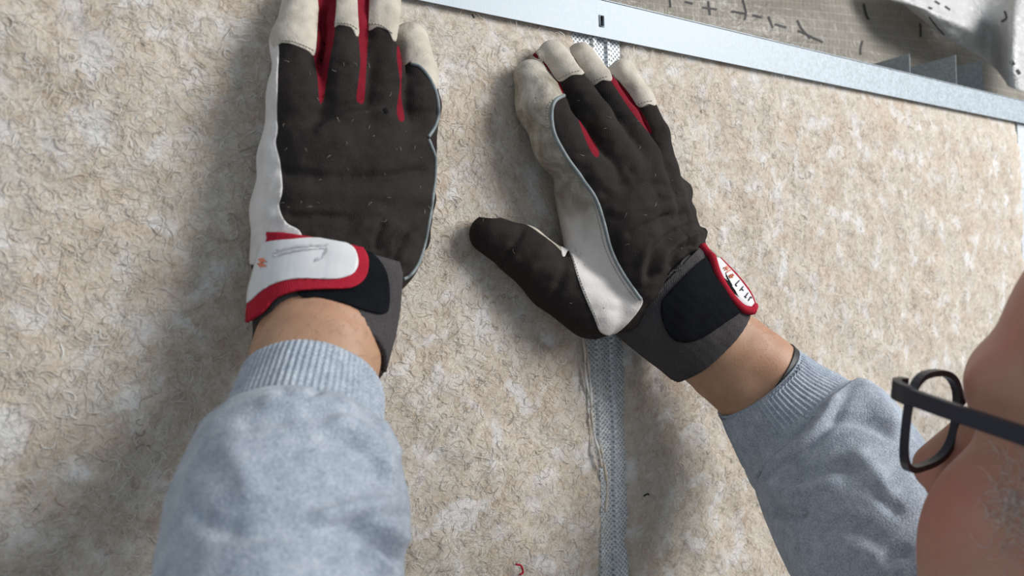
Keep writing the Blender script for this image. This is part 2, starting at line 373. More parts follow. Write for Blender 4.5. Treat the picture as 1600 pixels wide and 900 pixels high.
def fibres(parent, n, px0, px1, seed, label=None):
    r = np.random.default_rng(seed); K = 11; S = 3
    # a start spread evenly over the wall face in view
    xa, xb = P(px0, 450)[0], P(px1, 450)[0]
    out = []
    x = r.uniform(xa, xb, n * 3)
    half = 0.075 + 0.285 * np.clip((x + 0.01) / 1.03, 0, 1) + 0.06
    z = 1.50 + r.uniform(-1, 1, n * 3) * half
    ok = (z < Z_LOW - 0.004)
    x, z = x[ok][:n], z[ok][:n]; n = len(x)
    L = r.uniform(0.004, 0.013, n); kap = r.normal(0, 1, n) * 420; kap2 = r.normal(0, 1, n) * 420; th = r.uniform(0, 6.283, n); rad = r.uniform(0.00008, 0.00020, n)
    fat = r.random(n) < 0.16; rad[fat] *= 1.7
    hh = r.uniform(0.0010, 0.0018, n); lift = r.uniform(0.0001, 0.0008, n)
    s = np.linspace(0, 1, K)
    ang = th[:, None] + L[:, None] * (kap[:, None] * s + (kap2 - kap)[:, None] * s * s / 2)
    ds = L[:, None] / K
    X = x[:, None] + np.cumsum(np.cos(ang) * ds, 1); Zz = z[:, None] + np.cumsum(np.sin(ang) * ds, 1)
    H = np.maximum(wool_h(X, Zz), wool_h(X, Zz) * 0.5) + 0.001 + hh[:, None] + lift[:, None] * np.sin(s * np.pi) - 0.0012
    Pn = np.stack([X, -H, Zz], -1)
    T = np.gradient(Pn, axis=1); T /= np.linalg.norm(T, axis=2)[..., None] + 1e-12
    A = np.cross(T, np.array([0, 1.0, 0])); A /= np.linalg.norm(A, axis=2)[..., None] + 1e-9; B = np.cross(T, A)
    taper = np.clip(np.minimum(s, 1 - s) * 5 + 0.25, 0, 1)
    ph = np.array([0, 2.094, 4.189])
    V = Pn[:, :, None] + (rad[:, None] * taper)[:, :, None, None] * (np.cos(ph)[None, None, :, None] * A[:, :, None] + np.sin(ph)[None, None, :, None] * B[:, :, None])
    V = V.reshape(-1, 3)
    i, j = np.meshgrid(np.arange(K - 1), np.arange(S), indexing='ij')
    q = np.stack([i * S + j, i * S + (j + 1) % S, (i + 1) * S + (j + 1) % S, (i + 1) * S + j], -1).reshape(-1, 4)
    Fc = (q[None] + (np.arange(n) * K * S)[:, None, None]).reshape(-1, 4)
    c = tones[r.choice(6, n, p=[0.22, 0.28, 0.30, 0.08, 0.02, 0.10])] * r.uniform(0.85, 1.1, (n, 1))
    o = mesh('curly_fibres', V, Fc, M['fibre'], parent, colors=np.repeat(np.clip(c, 0, 0.92), K * S, 0))
    tag(o, 'curly cream and brown wool fibres', kind='stuff')
far_l = lambda z: np.full_like(z, -0.50); far_r = lambda z: np.full_like(z, xs2 - 0.002) + 0.0
left_batt = batt('beige wool insulation batt under the left hand, left of the middle stud', far_l, eL, 20)
right_batt = batt('beige wool insulation batt to the right of the middle stud, behind the sleeve', eR, far_r, 40)
fibres(left_batt, 16000, -160, 940, 3); fibres(right_batt, 20000, 985, 1588, 4)
# torn fleece fringe hanging over the stud, and loose specks
V, Fc = join_vf([tube(catmull([P(x + random.uniform(-3, 3), y, 0.003 + 0.003 * random.random()) for x, y in pts], 6), [0.0003 + 0.0009 * abs(math.sin(i * 0.37 + k)) for i in range((len(pts) - 1) * 6 + 1)], 6)
                 for k, pts in enumerate([[(916, 535), (919, 575), (923, 615), (927, 650)], [(926, 640), (931, 680), (936, 705), (942, 730)], [(938, 700), (945, 735), (946, 765), (944, 800)], [(912, 520), (915, 550), (917, 590), (921, 620)]])])
mesh('torn_fringe', V, Fc, M['wool'], left_batt)
for (pts, mt, nm) in ([[(1006, 775), (1011, 772), (1014, 773)], 'mark', 'black_speck'], [[(738, 22), (741, 28)], 'mark', 'black_speck'], [[(806, 882), (814, 884), (817, 894), (812, 898)], 'binding', 'red_thread']):
    mesh(nm, *tube(catmull([P(x, y, 0.0055) for x, y in pts], 5), 0.0007, 5), M[mt], left_batt if pts[0][0] < 900 else right_batt)
# ------------------------------------------------------------------ behind and above the track
Z_TOP = Z_LOW + TRACK_H
for px, py, lab in ((1421, 84, 'leftmost of three grey steel fins rising behind the track'), (1493, 86, 'middle and largest of three grey steel fins rising behind the track'), (1535, 94, 'rightmost of three grey steel fins rising behind the track')):
    p = P(px, py, -0.034); zt = p[2]; zb = Z_LOW - 0.02
    root = empty('profile_end', (p[0], 0.034, zb)); tag(root, lab, 'metal profile', 'steel profile ends behind the track')
    mesh('web_plate', *box_vf((p[0], 0.034 + 0.029, (zt + zb) / 2), (0.0004, 0, 0), (0, 0.029, 0), (0, 0, (zt - zb) / 2)), M['dark_galv'], root, smooth=False)
    mesh('lip', *box_vf((p[0] - 0.010, 0.0925, (zt + zb) / 2), (0.010, 0, 0), (0, 0.0004, 0), (0, 0, (zt - zb) / 2)), M['dark_galv'], root, smooth=False)
def patch(name, rows, mat, parent=None, n=10, uvm=True):
    """smooth surface through rows of (px, py, h)"""
    R = [catmull([P(*q) for q in row], n) for row in rows]
    cols = [catmull([R[i][j] for i in range(len(R))], n) for j in range(len(R[0]))]
    G = np.array(cols); a, b = G.shape[:2]; idx = np.arange(a * b).reshape(a, b)
    Fc = np.stack([idx[:-1, :-1], idx[1:, :-1], idx[1:, 1:], idx[:-1, 1:]], -1).reshape(-1, 4)
    o = mesh(name, G.reshape(-1, 3), Fc, mat, parent)
    uv = o.data.uv_layers.new(name='UVMap'); li = np.empty(len(o.data.loops), np.int32); o.data.loops.foreach_get('vertex_index', li)
    du = np.linalg.norm(np.diff(G, axis=0), axis=2).mean(1); dv = np.linalg.norm(np.diff(G, axis=1), axis=2).mean(0)   # metric coordinates along the sheet
    ln = np.stack(np.meshgrid(np.concatenate([[0], np.cumsum(du)]), np.concatenate([[0], np.cumsum(dv)]), indexing='ij'), -1).reshape(-1, 2)
    uv.data.foreach_set('uv', ln[li].astype(np.float32).ravel())
    return o
def xs(row, h): return [(x, y, hh) for (x, y), hh in zip(row, h)]
film = patch('roof_membrane', [
    xs([(-600, -700), (300, -640), (950, -560), (1100, -520), (1250, -480), (1400, -440), (1560, -400), (1900, -360)], [-.02, -.03, -.03, -.02, -.03, -.02, -.03, -.02]),
    xs([(-600, -420), (300, -360), (950, -300), (1100, -270), (1250, -240), (1400, -215), (1560, -190), (1900, -160)], [-.09, -.08, -.09, -.08, -.09, -.08, -.09, -.08]),
    xs([(-600, -250), (300, -180), (950, -100), (1100, -90), (1250, -80), (1400, -70), (1560, -60), (1900, -50)], [-.12, -.13, -.12, -.14, -.12, -.14, -.12, -.13]),
    xs([(-600, -190), (300, -120), (950, -40), (1100, -30), (1250, -20), (1400, -10), (1550, 0), (1900, 20)], [-.12, -.10, -.12, -.105, -.13, -.11, -.12, -.12]),
    xs([(-600, -140), (300, -70), (950, 0), (1100, 15), (1250, 30), (1400, 45), (1550, 60), (1900, 110)], [-.11, -.10, -.085, -.105, -.095, -.125, -.105, -.12]),
    xs([(-600, -80), (300, -10), (950, 60), (1100, 80), (1250, 100), (1400, 130), (1550, 170), (1900, 260)], [-.097] * 8)], M['film'])
tag(film, 'wrinkled translucent roof membrane with black printed crosses above the track', 'membrane')
solidify(film, 0.0004, 0)
mesh_in = patch('roof_insulation', [
    xs([(-600, -740), (400, -660), (1000, -580), (1250, -500), (1500, -430), (1950, -380)], [-.06, -.06, -.07, -.06, -.07, -.06]),
    xs([(-600, -280), (400, -190), (1000, -120), (1250, -100), (1500, -80), (1950, -50)], [-.20, -.20, -.19, -.22, -.20, -.20]),
    xs([(-600, -180), (400, -90), (1000, -20), (1250, 0), (1500, 30), (1950, 90)], [-.18, -.18, -.20, -.18, -.20, -.18]),
    xs([(-600, -60), (400, 20), (1000, 90), (1250, 130), (1500, 200), (1950, 330)], [-.17] * 6)], M['roofwool'])
tag(mesh_in, 'tan insulation showing dimly through the printed membrane', 'insulation'); solidify(mesh_in, 0.03, 1)
dg = bpy.context.evaluated_depsgraph_get()
def bvh_of(o):
    m = o.data; off = np.array(world_loc(o)); return BVHTree.FromPolygons([tuple(v.co) for v in m.vertices], [tuple(p.vertices) for p in m.polygons])
def cast(bv, px, py):
    d = Vector(ray(px, py)).normalized(); loc, nrm, i, t = bv.ray_cast(Vector(EYE), d)
    if loc is None: return None, None
    n = np.array(nrm)
    if n @ np.array(d) > 0: n = -n
    return np.array(loc), n
def ribbon(bv, pix, wpx, lift=0.0006, n=5):
    """flat stroke of print or fold shade lying on a surface"""
    pts = catmull(np.array(pix, float), n); T = np.gradient(pts, axis=0); T /= np.linalg.norm(T, axis=1)[:, None] + 1e-9
    Nn = np.stack([-T[:, 1], T[:, 0]], -1); V = []
    for p, q in zip(pts, Nn):
        for s in (-1, 1):
            l, nn = cast(bv, *(p + q * s * wpx / 2))
            if l is None: return None
            V.append(l + nn * lift)
    return V, [(2 * i, 2 * i + 1, 2 * i + 3, 2 * i + 2) for i in range(len(pts) - 1)]
bf = bvh_of(film)
marks = [[(1097, 12), (1120, 15)], [(1106, 2), (1109, 24)], [(1142, 18), (1165, 22)], [(1175, 24), (1190, 28)], [(1210, 38), (1228, 43)], [(1262, 56), (1285, 66)], [(1160, 0), (1165, 20), (1163, 32)], [(1245, 32), (1252, 45), (1265, 60)],
         [(1349, 6), (1352, 20), (1357, 31)], [(1347, 64), (1344, 76), (1344, 86)], [(1046, 0), (1047, 12)], [(1437, 36), (1438, 48), (1438, 58)], [(1446, 17), (1447, 26)], [(1246, 48), (1268, 58)], [(1070, 3), (1082, 6)], [(1200, 26), (1207, 44)]]
for mk in marks:
    r_ = ribbon(bf, mk, 3.2)
    if r_: mesh('print_or_fold_mark', *r_, M['mark'], film)
sheet = patch('plastic_sheet', [
    xs([(1375, -45), (1440, -40), (1500, -35), (1550, -30), (1580, -25), (1610, -20), (1680, -20)], [-.085, -.075, -.08, -.06, -.035, -.02, -.03]),
    xs([(1385, -5), (1450, 6), (1500, 16), (1530, 22), (1566, 20), (1598, 10), (1680, 15)], [-.082, -.06, -.062, -.055, -.03, -.004, -.02]),
    xs([(1408, 5), (1458, 22), (1505, 38), (1540, 48), (1563, 60), (1590, 60), (1680, 75)], [-.080, -.055, -.050, -.055, -.035, .010, -.01]),
    xs([(1418, 12), (1464, 36), (1515, 62), (1545, 75), (1563, 92), (1586, 100), (1680, 125)], [-.080, -.060, -.062, -.060, -.040, .010, -.01]),
    xs([(1428, 20), (1474, 56), (1530, 88), (1556, 108), (1570, 126), (1588, 140), (1680, 165)], [-.080, -.072, -.072, -.065, -.040, .006, .0])], M['sheet'])
tag(sheet, 'crumpled white plastic sheet bunched over the right end of the track', 'plastic sheet'); solidify(sheet, 0.0004, 0)
bs = bvh_of(sheet)
for mk, w in (([(1474, 57), (1500, 60), (1530, 63), (1566, 72)], 3.5), ([(1570, 17), (1573, 28), (1565, 34)], 3), ([(1580, 95), (1584, 102)], 5), ([(1588, 109), (1593, 116)], 5), ([(1460, 2), (1468, 7)], 3), ([(1476, 10), (1484, 16)], 3), ([(1450, 12), (1456, 14)], 3), ([(1452, 26), (1466, 44), (1476, 54)], 2)):  # the long first curve is a fold's dark crease painted on, not print
    r_ = ribbon(bs, mk, w)
    if r_: mesh('print_or_fold_mark', *r_, M['mark'], sheet)
p = P(1555, -8, -0.13)
tag(mesh('grey_panel', *box_vf((p[0] + 0.02, p[1] + 0.02, p[2] + 0.01), (0.07, 0, 0), (0, 0.008, 0), (0, 0, 0.038)), M['grey_duct'], smooth=False), 'flat grey panel in the top right corner behind the plastic sheet', 'panel')
# ------------------------------------------------------------------ implicit-surface modelling
def sd_cone(p, a, b, ra, rb):
    ab = b - a; L2 = ab @ ab + 1e-12
    t = np.clip(((p - a) @ ab) / L2, 0, 1)
    d = p - a - t[:, None] * ab
    return np.sqrt((d * d).sum(1)) - (ra + (rb - ra) * t)
def smin(a, b, k):
    h = np.clip(0.5 + 0.5 * (b - a) / k, 0, 1)
    return b + (a - b) * h - k * h * (1 - h)
def surface(fn, lo, hi, h):
    """naive surface nets over a sparse band of the grid; vertices pulled onto the surface"""
    lo = np.asarray(lo, float); hi = np.asarray(hi, float); cs = 4
    n = (np.ceil((hi - lo) / h / cs).astype(int) + 1) * cs
    cg = [np.arange(0, k + 1, cs) for k in n]
    C = np.stack(np.meshgrid(*cg, indexing='ij'), -1); cf = fn((lo + C.reshape(-1, 3) * h)).reshape(C.shape[:3])
    Fg = np.repeat(np.repeat(np.repeat(cf, cs, 0), cs, 1), cs, 2)[:n[0] + 1, :n[1] + 1, :n[2] + 1].astype(np.float64)
    near = np.abs(cf) < h * cs * 2.6
    mask = np.repeat(np.repeat(np.repeat(near, cs, 0), cs, 1), cs, 2)[:n[0] + 1, :n[1] + 1, :n[2] + 1]
    sh = np.zeros_like(mask)
    sh[:] = mask
    for ax in range(3):
        for s in (cs - 1, -(cs - 1)): sh |= np.roll(mask, s, ax)
    ii = np.argwhere(sh); Fg[sh] = fn(lo + ii * h)
    ins = Fg < 0
    cnt = np.zeros(tuple(k - 1 for k in Fg.shape), np.int8)
    for dx in (0, 1):
        for dy in (0, 1):
            for dz in (0, 1): cnt += ins[dx:dx + cnt.shape[0], dy:dy + cnt.shape[1], dz:dz + cnt.shape[2]]
    act = (cnt > 0) & (cnt < 8); cells = np.argwhere(act); vid = np.full(act.shape, -1, np.int64); vid[act] = np.arange(len(cells))
    V = lo + (cells + 0.5) * h
    for _ in range(4):
        f = fn(V); e = h * 0.3; g = np.stack([fn(V + np.eye(3)[k] * e) - f for k in range(3)], -1) / e
        gl = (g * g).sum(1) + 1e-6; V = V - np.clip(f / gl, -h, h)[:, None] * g * 0.85
    Q = []
    for ax in range(3):
        a, b = [k for k in range(3) if k != ax]
        sl0 = [slice(None)] * 3; sl1 = [slice(None)] * 3; sl0[ax] = slice(0, -1); sl1[ax] = slice(1, None)
        x = ins[tuple(sl0)] != ins[tuple(sl1)]
        e = np.argwhere(x); e = e[(e[:, a] > 0) & (e[:, b] > 0) & (e[:, a] < act.shape[a]) & (e[:, b] < act.shape[b])]
        def gid(da, db):
            c = e.copy(); c[:, a] -= da; c[:, b] -= db; return vid[c[:, 0], c[:, 1], c[:, 2]]
        q = np.stack([gid(1, 1), gid(0, 1), gid(0, 0), gid(1, 0)], -1)
        inside_first = ins[e[:, 0], e[:, 1], e[:, 2]]
        flip = inside_first if ax != 1 else ~inside_first
        q[~flip] = q[~flip][:, ::-1]; Q.append(q)
    Q = np.vstack(Q); Q = Q[(Q >= 0).all(1)]
    return V, Q
def tri_of(Q): return np.vstack([Q[:, [0, 1, 2]], Q[:, [0, 2, 3]]])
def vnormals(V, T):
    fn_ = np.cross(V[T[:, 1]] - V[T[:, 0]], V[T[:, 2]] - V[T[:, 0]]); Nn = np.zeros_like(V)
    for k in range(3): np.add.at(Nn, T[:, k], fn_)
    return Nn / (np.linalg.norm(Nn, axis=1)[:, None] + 1e-15)
def sd_poly(p, poly):            # signed distance in pixels, positive inside
    poly = np.asarray(poly, float); d = np.full(len(p), 1e18); ins = np.zeros(len(p), bool)
    for i in range(len(poly)):
        a, b = poly[i], poly[(i + 1) % len(poly)]; e = b - a; w = p - a
        t = np.clip((w @ e) / (e @ e + 1e-12), 0, 1); q = w - t[:, None] * e; d = np.minimum(d, (q * q).sum(1))
        c = (a[1] > p[:, 1]) != (b[1] > p[:, 1])
        ins ^= c & (p[:, 0] < (b[0] - a[0]) * (p[:, 1] - a[1]) / (b[1] - a[1] + 1e-15) + a[0])
    return np.sqrt(d) * np.where(ins, 1, -1)
def split(V, T, lab, f):
    """cut the triangles along the zero line of f"""
    f = np.where(np.abs(f) < 1e-4, 1e-4, f); s = f > 0; st = s[T]; k = st.sum(1); mixed = (k == 1) | (k == 2)
    Tm = T[mixed]; sm = st[mixed]; lone = np.where(sm.sum(1) == 1, sm.argmax(1), (~sm).argmax(1))
    r = np.arange(len(Tm)); a = Tm[r, lone]; b = Tm[r, (lone + 1) % 3]; c = Tm[r, (lone + 2) % 3]
    E = np.vstack([np.stack([a, b], -1), np.stack([a, c], -1)]); Es = np.sort(E, 1); U, inv = np.unique(Es, axis=0, return_inverse=True); inv = inv.ravel()
    t = f[U[:, 0]] / (f[U[:, 0]] - f[U[:, 1]]); NV = V[U[:, 0]] + (V[U[:, 1]] - V[U[:, 0]]) * t[:, None]
    o = len(V); p = o + inv[:len(Tm)]; q = o + inv[len(Tm):]
    T2 = np.vstack([T[~mixed], np.stack([a, p, q], -1), np.stack([p, b, c], -1), np.stack([p, c, q], -1)])
    l2 = np.concatenate([lab[~mixed], np.tile(lab[mixed], 3)])
    return np.vstack([V, NV]), T2, l2, np.concatenate([f, np.zeros(len(U))])
def slab(V, Nn, T, lift, thick):
    """closed sheet: outer skin lift + thick proud of the surface, inner skin at lift"""
    u, inv = np.unique(T, return_inverse=True); T = inv.reshape(-1, 3); n = len(u)
    E = np.vstack([T[:, [0, 1]], T[:, [1, 2]], T[:, [2, 0]]]); key = np.sort(E, 1); _, i, c = np.unique(key, axis=0, return_index=True, return_counts=True)
    b = E[i[c == 1]]
    W = np.vstack([V[u] + Nn[u] * (lift + thick), V[u] + Nn[u] * lift])
    side = np.vstack([np.stack([b[:, 1], b[:, 0], b[:, 0] + n], -1), np.stack([b[:, 1], b[:, 0] + n, b[:, 1] + n], -1)]) if len(b) else np.zeros((0, 3), int)
    return W, np.vstack([T, T[:, ::-1] + n, side])
def biggest(T):
    u, inv = np.unique(T, return_inverse=True); t = inv.reshape(-1, 3); c = np.arange(len(u))
    for _ in range(400):
        m = c[t].min(1); c2 = c.copy()
        for k in range(3): np.minimum.at(c2, t[:, k], m)
        c2 = c2[c2]
        if (c2 == c).all(): break
        c = c2
    lab, cnt = np.unique(c[t[:, 0]], return_counts=True); return T[c[t[:, 0]] == lab[cnt.argmax()]]
def smooth_poly(pix, n=5):
    p = np.asarray(pix, float); q = np.vstack([p[-2:], p, p[:3]]); c = catmull(q, n); return c[2 * n:-2 * n - 1]

def fold_disp(V, Nn, folds, gain=1.0):
    uv = proj(V); d = np.zeros(len(V))
    for line, amp, sig in folds:
        c = catmull(np.array(line, float), 6); m = np.full(len(V), 1e9); tb = np.zeros(len(V)); n = len(c) - 1
        for i, (a, b) in enumerate(zip(c[:-1], c[1:])):
            e = b - a; w = uv - a; t = np.clip((w @ e) / (e @ e), 0, 1); q = np.linalg.norm(w - t[:, None] * e, axis=1); nr = q < m; m[nr] = q[nr]; tb[nr] = ((i + t) / n)[nr]
        d += gain * amp * np.exp(-(m / sig) ** 2) * np.clip(np.minimum(tb, 1 - tb) * 5 + 0.15, 0, 1)
    f = np.clip((Nn * (EYE - V)).sum(1) / np.linalg.norm(EYE - V, axis=1) * 3 + 0.2, 0, 1)
    return d * f
class Glove:
    def __init__(s, chains, k, vox=0.0014, folds=()):
        prims = []
        for ch in chains:
            w = [(P(x, y, h), r) for x, y, h, r in ch[0]]
            for (a, ra), (b, rb) in zip(w[:-1], w[1:]): prims.append((a, b, ra, rb, ch[1]))
        def fn(p):
            d = None
            for a, b, ra, rb, kk in prims:
                e = sd_cone(p, a, b, ra, rb); d = e if d is None else smin(d, e, kk)
            return d
        allp = np.array([q for a, b, *_ in prims for q in (a, b)])
        V, Q = surface(fn, allp.min(0) - 0.035, allp.max(0) + 0.035, vox)
        T = tri_of(Q); Nn = vnormals(V, T)
        if np.mean(((V - V.mean(0)) * Nn).sum(1)) < 0: T = T[:, ::-1]; Nn = -Nn
        uv = proj(V); d = np.zeros(len(V)); facing = np.clip((Nn * (EYE - V)).sum(1) / np.linalg.norm(EYE - V, axis=1) * 2, 0, 1)
        for line, amp, sig in folds:
            c = catmull(np.array(line, float), 6); m = np.full(len(V), 1e9)
            for a, b in zip(c[:-1], c[1:]):
                e = b - a; w = uv - a; t = np.clip((w @ e) / (e @ e), 0, 1); m = np.minimum(m, np.linalg.norm(w - t[:, None] * e, axis=1))
            ends = 1.0
            d += 1.5 * amp * np.exp(-(m / sig) ** 2)
        # small random puckers of the cloth
        d += 0.0006 * vnoise(uv[:, 0] / 26, uv[:, 1] / 11, 77) + 0.0004 * vnoise(uv[:, 0] / 12, uv[:, 1] / 14, 78)
        V = V + Nn * (d * facing)[:, None]
        s.V, s.T, s.lab = np.hstack([V, vnormals(V, T)]), T, np.zeros(len(T), int); s.names = ['back_panel']
        s.bv = BVHTree.FromPolygons([tuple(v) for v in V], [tuple(map(int, t)) for t in T])
    def region(s, name, poly, over=(0,), front=-0.15, curve=True):
        f = sd_poly(proj(s.V[:, :3]), smooth_poly(poly) if curve else poly)
        s.V, s.T, s.lab, f = split(s.V, s.T, s.lab, f)
        ctr = f[s.T].mean(1) > 0
        X = s.V[:, :3]; c = X[s.T].mean(1); n = np.cross(X[s.T[:, 1]] - X[s.T[:, 0]], X[s.T[:, 2]] - X[s.T[:, 0]]); n /= np.linalg.norm(n, axis=1)[:, None] + 1e-15
        v = EYE - c; v /= np.linalg.norm(v, axis=1)[:, None]
        ok = ctr & ((n * v).sum(1) > front) & np.isin(s.lab, over)
        s.names.append(name); s.lab[ok] = len(s.names) - 1
        return len(s.names) - 1
    def palm(s, thr=-0.45):
        X = s.V[:, :3]; n = np.cross(X[s.T[:, 1]] - X[s.T[:, 0]], X[s.T[:, 2]] - X[s.T[:, 0]]); n /= np.linalg.norm(n, axis=1)[:, None] + 1e-15
        s.names.append('palm_panel'); s.lab[(n @ WALL_OUT < thr) & (s.lab == 0)] = len(s.names) - 1
    def build(s, root, mats, lifts):
        X = s.V[:, :3]; Nn = s.V[:, 3:]; Nn = Nn / (np.linalg.norm(Nn, axis=1)[:, None] + 1e-12)
        for i, nm in enumerate(s.names):
            t = s.T[s.lab == i]
            if len(t) == 0: continue
            u, inv = np.unique(t, return_inverse=True); lf = lifts.get(nm, 0.0)
            if lf > 0: mesh(nm, *slab(X, Nn, biggest(t), -0.0006, lf + 0.0006), M[mats[nm]], root)
            else: mesh(nm, X[u], inv.reshape(-1, 3), M[mats[nm]], root)
    def on(s, px, py, lift=0.0):
        l, n = cast(s.bv, px, py)
        return None if l is None else l + n * lift
    def cord(s, name, pix, r, mat, root, lift=0.0, n=8, sides=7):
        pts = [s.on(x, y, lift) for x, y in catmull(np.array(pix, float), n)]; pts = [p for p in pts if p is not None]
        pts = np.array(pts)
        keep = [0]
        for i in range(1, len(pts)):
            if np.linalg.norm(pts[i] - pts[keep[-1]]) < 0.03: keep.append(i)
        pts = pts[keep]
        for _ in range(2): pts[1:-1] = (pts[:-2] + 2 * pts[1:-1] + pts[2:]) / 4
        return mesh(name, *tube(pts, r, sides), M[mat], root)
    def stitches(s, pix, root, mat='thread', lift=0.0009, step=4.5, r=0.00028):
        c = catmull(np.array(pix, float), 30); L = np.concatenate([[0], np.cumsum(np.linalg.norm(np.diff(c, axis=0), axis=1))]); parts = []
        for a in np.arange(0, L[-1] - step, step):
            q = [np.array([np.interp(a + step * t, L, c[:, k]) for k in (0, 1)]) for t in (0.1, 0.8)]
            w = [s.on(*x, lift) for x in q]
            if w[0] is not None and w[1] is not None and np.linalg.norm(w[0] - w[1]) < 0.006: parts.append(tube(w, r, 4))
        if parts: mesh('stitching', *join_vf(parts), M[mat], root)

def ring_tube(stations, nphi=96, nsub=8, disp=None, tangents=None, closed_ends=False):
    """stations: (px, py, depth, half-width px, thickness ratio); rings stand square to the axis unless tangents given"""
    C = np.array([PZ(x, y, z) for x, y, z, *_ in stations]); a = np.array([hw * z / F_PX for _, _, z, hw, _ in stations]); b = a * np.array([q[4] for q in stations])
    dat = catmull(np.column_stack([C, a, b]), nsub); C, a, b = dat[:, :3], dat[:, 3], dat[:, 4]
    if tangents is None: T = np.gradient(C, axis=0)
    else: T = catmull(np.array(tangents, float), nsub)
    T /= np.linalg.norm(T, axis=1)[:, None]
    V_ = C - EYE; V_ /= np.linalg.norm(V_, axis=1)[:, None]
    S = np.cross(T, V_); S /= np.linalg.norm(S, axis=1)[:, None]; Nn = np.cross(S, T)
    flip = (Nn * V_).sum(1) > 0; Nn[flip] *= -1
    ph = np.linspace(0, 2 * np.pi, nphi, endpoint=False); n = len(C); tt = np.linspace(0, 1, n)
    R = np.ones((n, nphi)); PH, TT = np.meshgrid(ph, tt)
    dd = disp(TT, PH) if disp is not None else 0.0
    X = (np.cos(PH) * (a[:, None] + dd))[..., None] * S[:, None] + (np.sin(PH) * (b[:, None] + dd))[..., None] * Nn[:, None] + C[:, None]
    idx = np.arange(n * nphi).reshape(n, nphi)
    Fc = np.stack([idx[:-1], np.roll(idx, -1, 1)[:-1], np.roll(idx, -1, 1)[1:], idx[1:]], -1).reshape(-1, 4)
    V = X.reshape(-1, 3)
    c = V[Fc].mean(1); nn = np.cross(V[Fc[:, 1]] - V[Fc[:, 0]], V[Fc[:, 2]] - V[Fc[:, 0]])
    cc = np.repeat(C[:-1], nphi, 0)
    if (nn * (c - cc)).sum() < 0: Fc = Fc[:, ::-1]
    return V, Fc, (C, S, Nn, T, a, b)
def cam_dir(x, y, z):            # camera-frame direction (right, up, forward) -> world
    return RT * x + UP * y + FW * z

class Shell:                      # a tube surface from which shaped tapes are cut
    def __init__(s, V, Q):
        s.V0 = V; s.T0 = tri_of(Q); s.bv = BVHTree.FromPolygons([tuple(v) for v in V], [tuple(map(int, t)) for t in s.T0])
    def tape(s, name, poly, lift, thick, mat, root, holes=None, curve=True, front=-0.05):
        V, T = np.hstack([s.V0, vnormals(s.V0, s.T0)]), s.T0; lab = np.zeros(len(T), int)
        f = sd_poly(proj(V[:, :3]), smooth_poly(poly) if curve else np.array(poly, float)); V, T, lab, f = split(V, T, lab, f)
        keep = f[T].mean(1) > 0
        T = T[keep]
        if holes is not None:
            lab = np.zeros(len(T), int)
            g = sd_poly(proj(V[:, :3]), smooth_poly(holes)); V, T, lab, g = split(V, T, lab, g); T = T[g[T].mean(1) < 0]
        Nn = V[:, 3:]; Nn = Nn / (np.linalg.norm(Nn, axis=1)[:, None] + 1e-12); V = V[:, :3]
        c = V[T].mean(1); n = np.cross(V[T[:, 1]] - V[T[:, 0]], V[T[:, 2]] - V[T[:, 0]]); n /= np.linalg.norm(n, axis=1)[:, None] + 1e-15
        v = EYE - c; v /= np.linalg.norm(v, axis=1)[:, None]; T = T[(n * v).sum(1) > front]
        return mesh(name, *slab(V, Nn, biggest(T), lift, thick), M[mat], root)
    def strokes(s, name, lines, w, lift, mat, root):
        parts = [r_ for r_ in (ribbon(s.bv, l, w, lift, 4) for l in lines) if r_]
        if parts: mesh(name, *join_vf(parts), M[mat], root)

